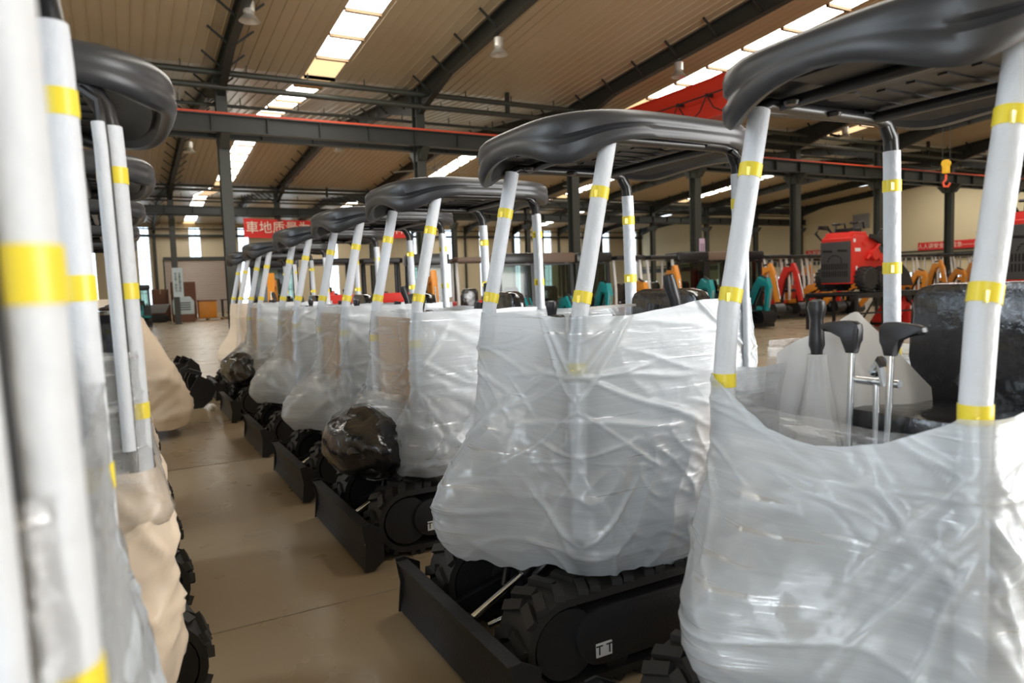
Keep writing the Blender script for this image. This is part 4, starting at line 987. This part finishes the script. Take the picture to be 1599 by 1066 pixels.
t = single('wooden_pallet', 'low wooden pallet under the orange crate', 'pallet', (lambda b: (pal(b), b.mesh('pallet', M['wood']))[1])(MB()), (4.95, 51, 0))
t = single('wooden_pallet', 'low wooden pallet loaded with loose machine parts', 'pallet', (lambda b: (pal(b), b.mesh('pallet', M['wood']))[1])(MB()), (7.1, 51.5, 0))
rng = random.Random(3)
for k, lab in enumerate(('greenish metal casting on top of the loaded pallet', 'dark gear casting at the left of the loaded pallet', 'brown bracket at the right of the loaded pallet')):
    t = thing('metal_casting', lab, 'machine part', (6.45 + .66 * k, 51.5, .155), .4 * k)
    part('housing', 'cst%d' % k, lambda b: b.lathe([(.12, 0), (.24, .02), (.24, .22), (.15, .3), (.15, .45), (.08, .48)], (0, 0, 0), 18).box((.16, 0, .12), (.3, .16, .2), bev=.02), M[('notice_b', 'black', 'brown')[k]], t)
    part('flange', 'csf%d' % k, lambda b: b.cyl((0, 0, .26), (0, 0, .30), .27, n=20), M['blackm'], t)
t = thing('work_bench', 'dark steel bench frame before the roller shutter', 'bench', (7.2, 53.6, 0))
part('top', 'wb1', lambda b: b.box((0, 0, 1.3), (2.2, .8, .07)), M['black'], t)
for x in (-1, 1):
    for y in (-.3, .3): part('leg', 'wb2', lambda b: b.box((0, 0, .63), (.08, .08, 1.27)), M['black'], t, (x, y, 0))
t = thing('gas_cylinder', 'rust-brown gas cylinder standing right of the shutter', 'cylinder', (8.6, 51.0, 0))
part('body', 'gc1', lambda b: b.lathe([(.3, 0), (.32, .05), (.32, 1.9), (.22, 2.15), (.1, 2.25)], (0, 0, 0), 18), M['brown'], t); part('valve', 'gc2', lambda b: b.cyl((0, 0, 2.25), (0, 0, 2.45), .06).box((0, 0, 2.45), (.2, .06, .06)), M['black'], t)
t = thing('tracked_dumper', 'low dark tracked dumper parked left of the brown cabinet', 'dumper', (1.6, 51.2, 0))
part('skip', 'td1', lambda b: b.prism([(-.9, .6), (.8, .6), (1.1, 1.15), (-1.1, 1.15)], 'y', -.55, .55, bev=.04), M['grey'], t)
for s_ in (-1, 1): part('track', 'td2', lambda b: b.prism(stadium(-1.0, 1.0, .0, .5, 10), 'y', -.15, .15, bev=.02), M['rubber'], t, (0, s_ * .5, 0))
part('console', 'td3', lambda b: b.box((-1.2, 0, 1.2), (.3, .7, .8), bev=.06), M['black'], t)
excavator('green-glassed black cab excavator far off at the left of the aisle end', (.9, 44, 0), 'teal', 'cab', None, pose=2)
t = thing('carton', 'upper brown carton of the pile left of the aisle end', 'box', (2.3, 53.5, 1.15))
part('body', 'crt', lambda b: b.box((0, 0, .5), (1.0, .8, 1.0), bev=.01), M['brown'], t); part('tape', 'crtt', lambda b: b.box((0, 0, 1.002), (1.0, .07, .006)).box((0, -.402, .85), (.07, .006, .3)), M['card'], t)
t = thing('carton', 'lower brown carton of the pile left of the aisle end', 'box', (2.3, 53.5, 0))
part('body', 'crt2', lambda b: b.box((0, 0, .572), (1.15, .9, 1.144), bev=.01), M['brown'], t)
# small things on the floor
t = thing('paper_roll', 'small white roll lying on the floor beyond the bared levers', 'roll', (11.6, 10.0, 0))
part('paper', 'pr1', lambda b: b.lathe([(.06, 0), (.15, 0), (.15, .17), (.06, .17)], (0, 0, 0), 20), M['label'], t); part('core', 'pr2', lambda b: b.lathe([(.045, .005), (.058, .005), (.058, .165), (.045, .165)], (0, 0, 0), 16), M['card'], t)
t = single('foam_ball', 'small pale foam ball on the aisle floor before the sixth machine', 'ball', (lambda b: (b.lathe([(.01, 0), (.03, .008), (.05, .03), (.055, .05), (.05, .075), (.03, .098), (.01, .105)], (0, 0, 0), 16), b.mesh('foam_ball', M['whitepost']))[1])(MB()), (1.0, 10.6, 0))
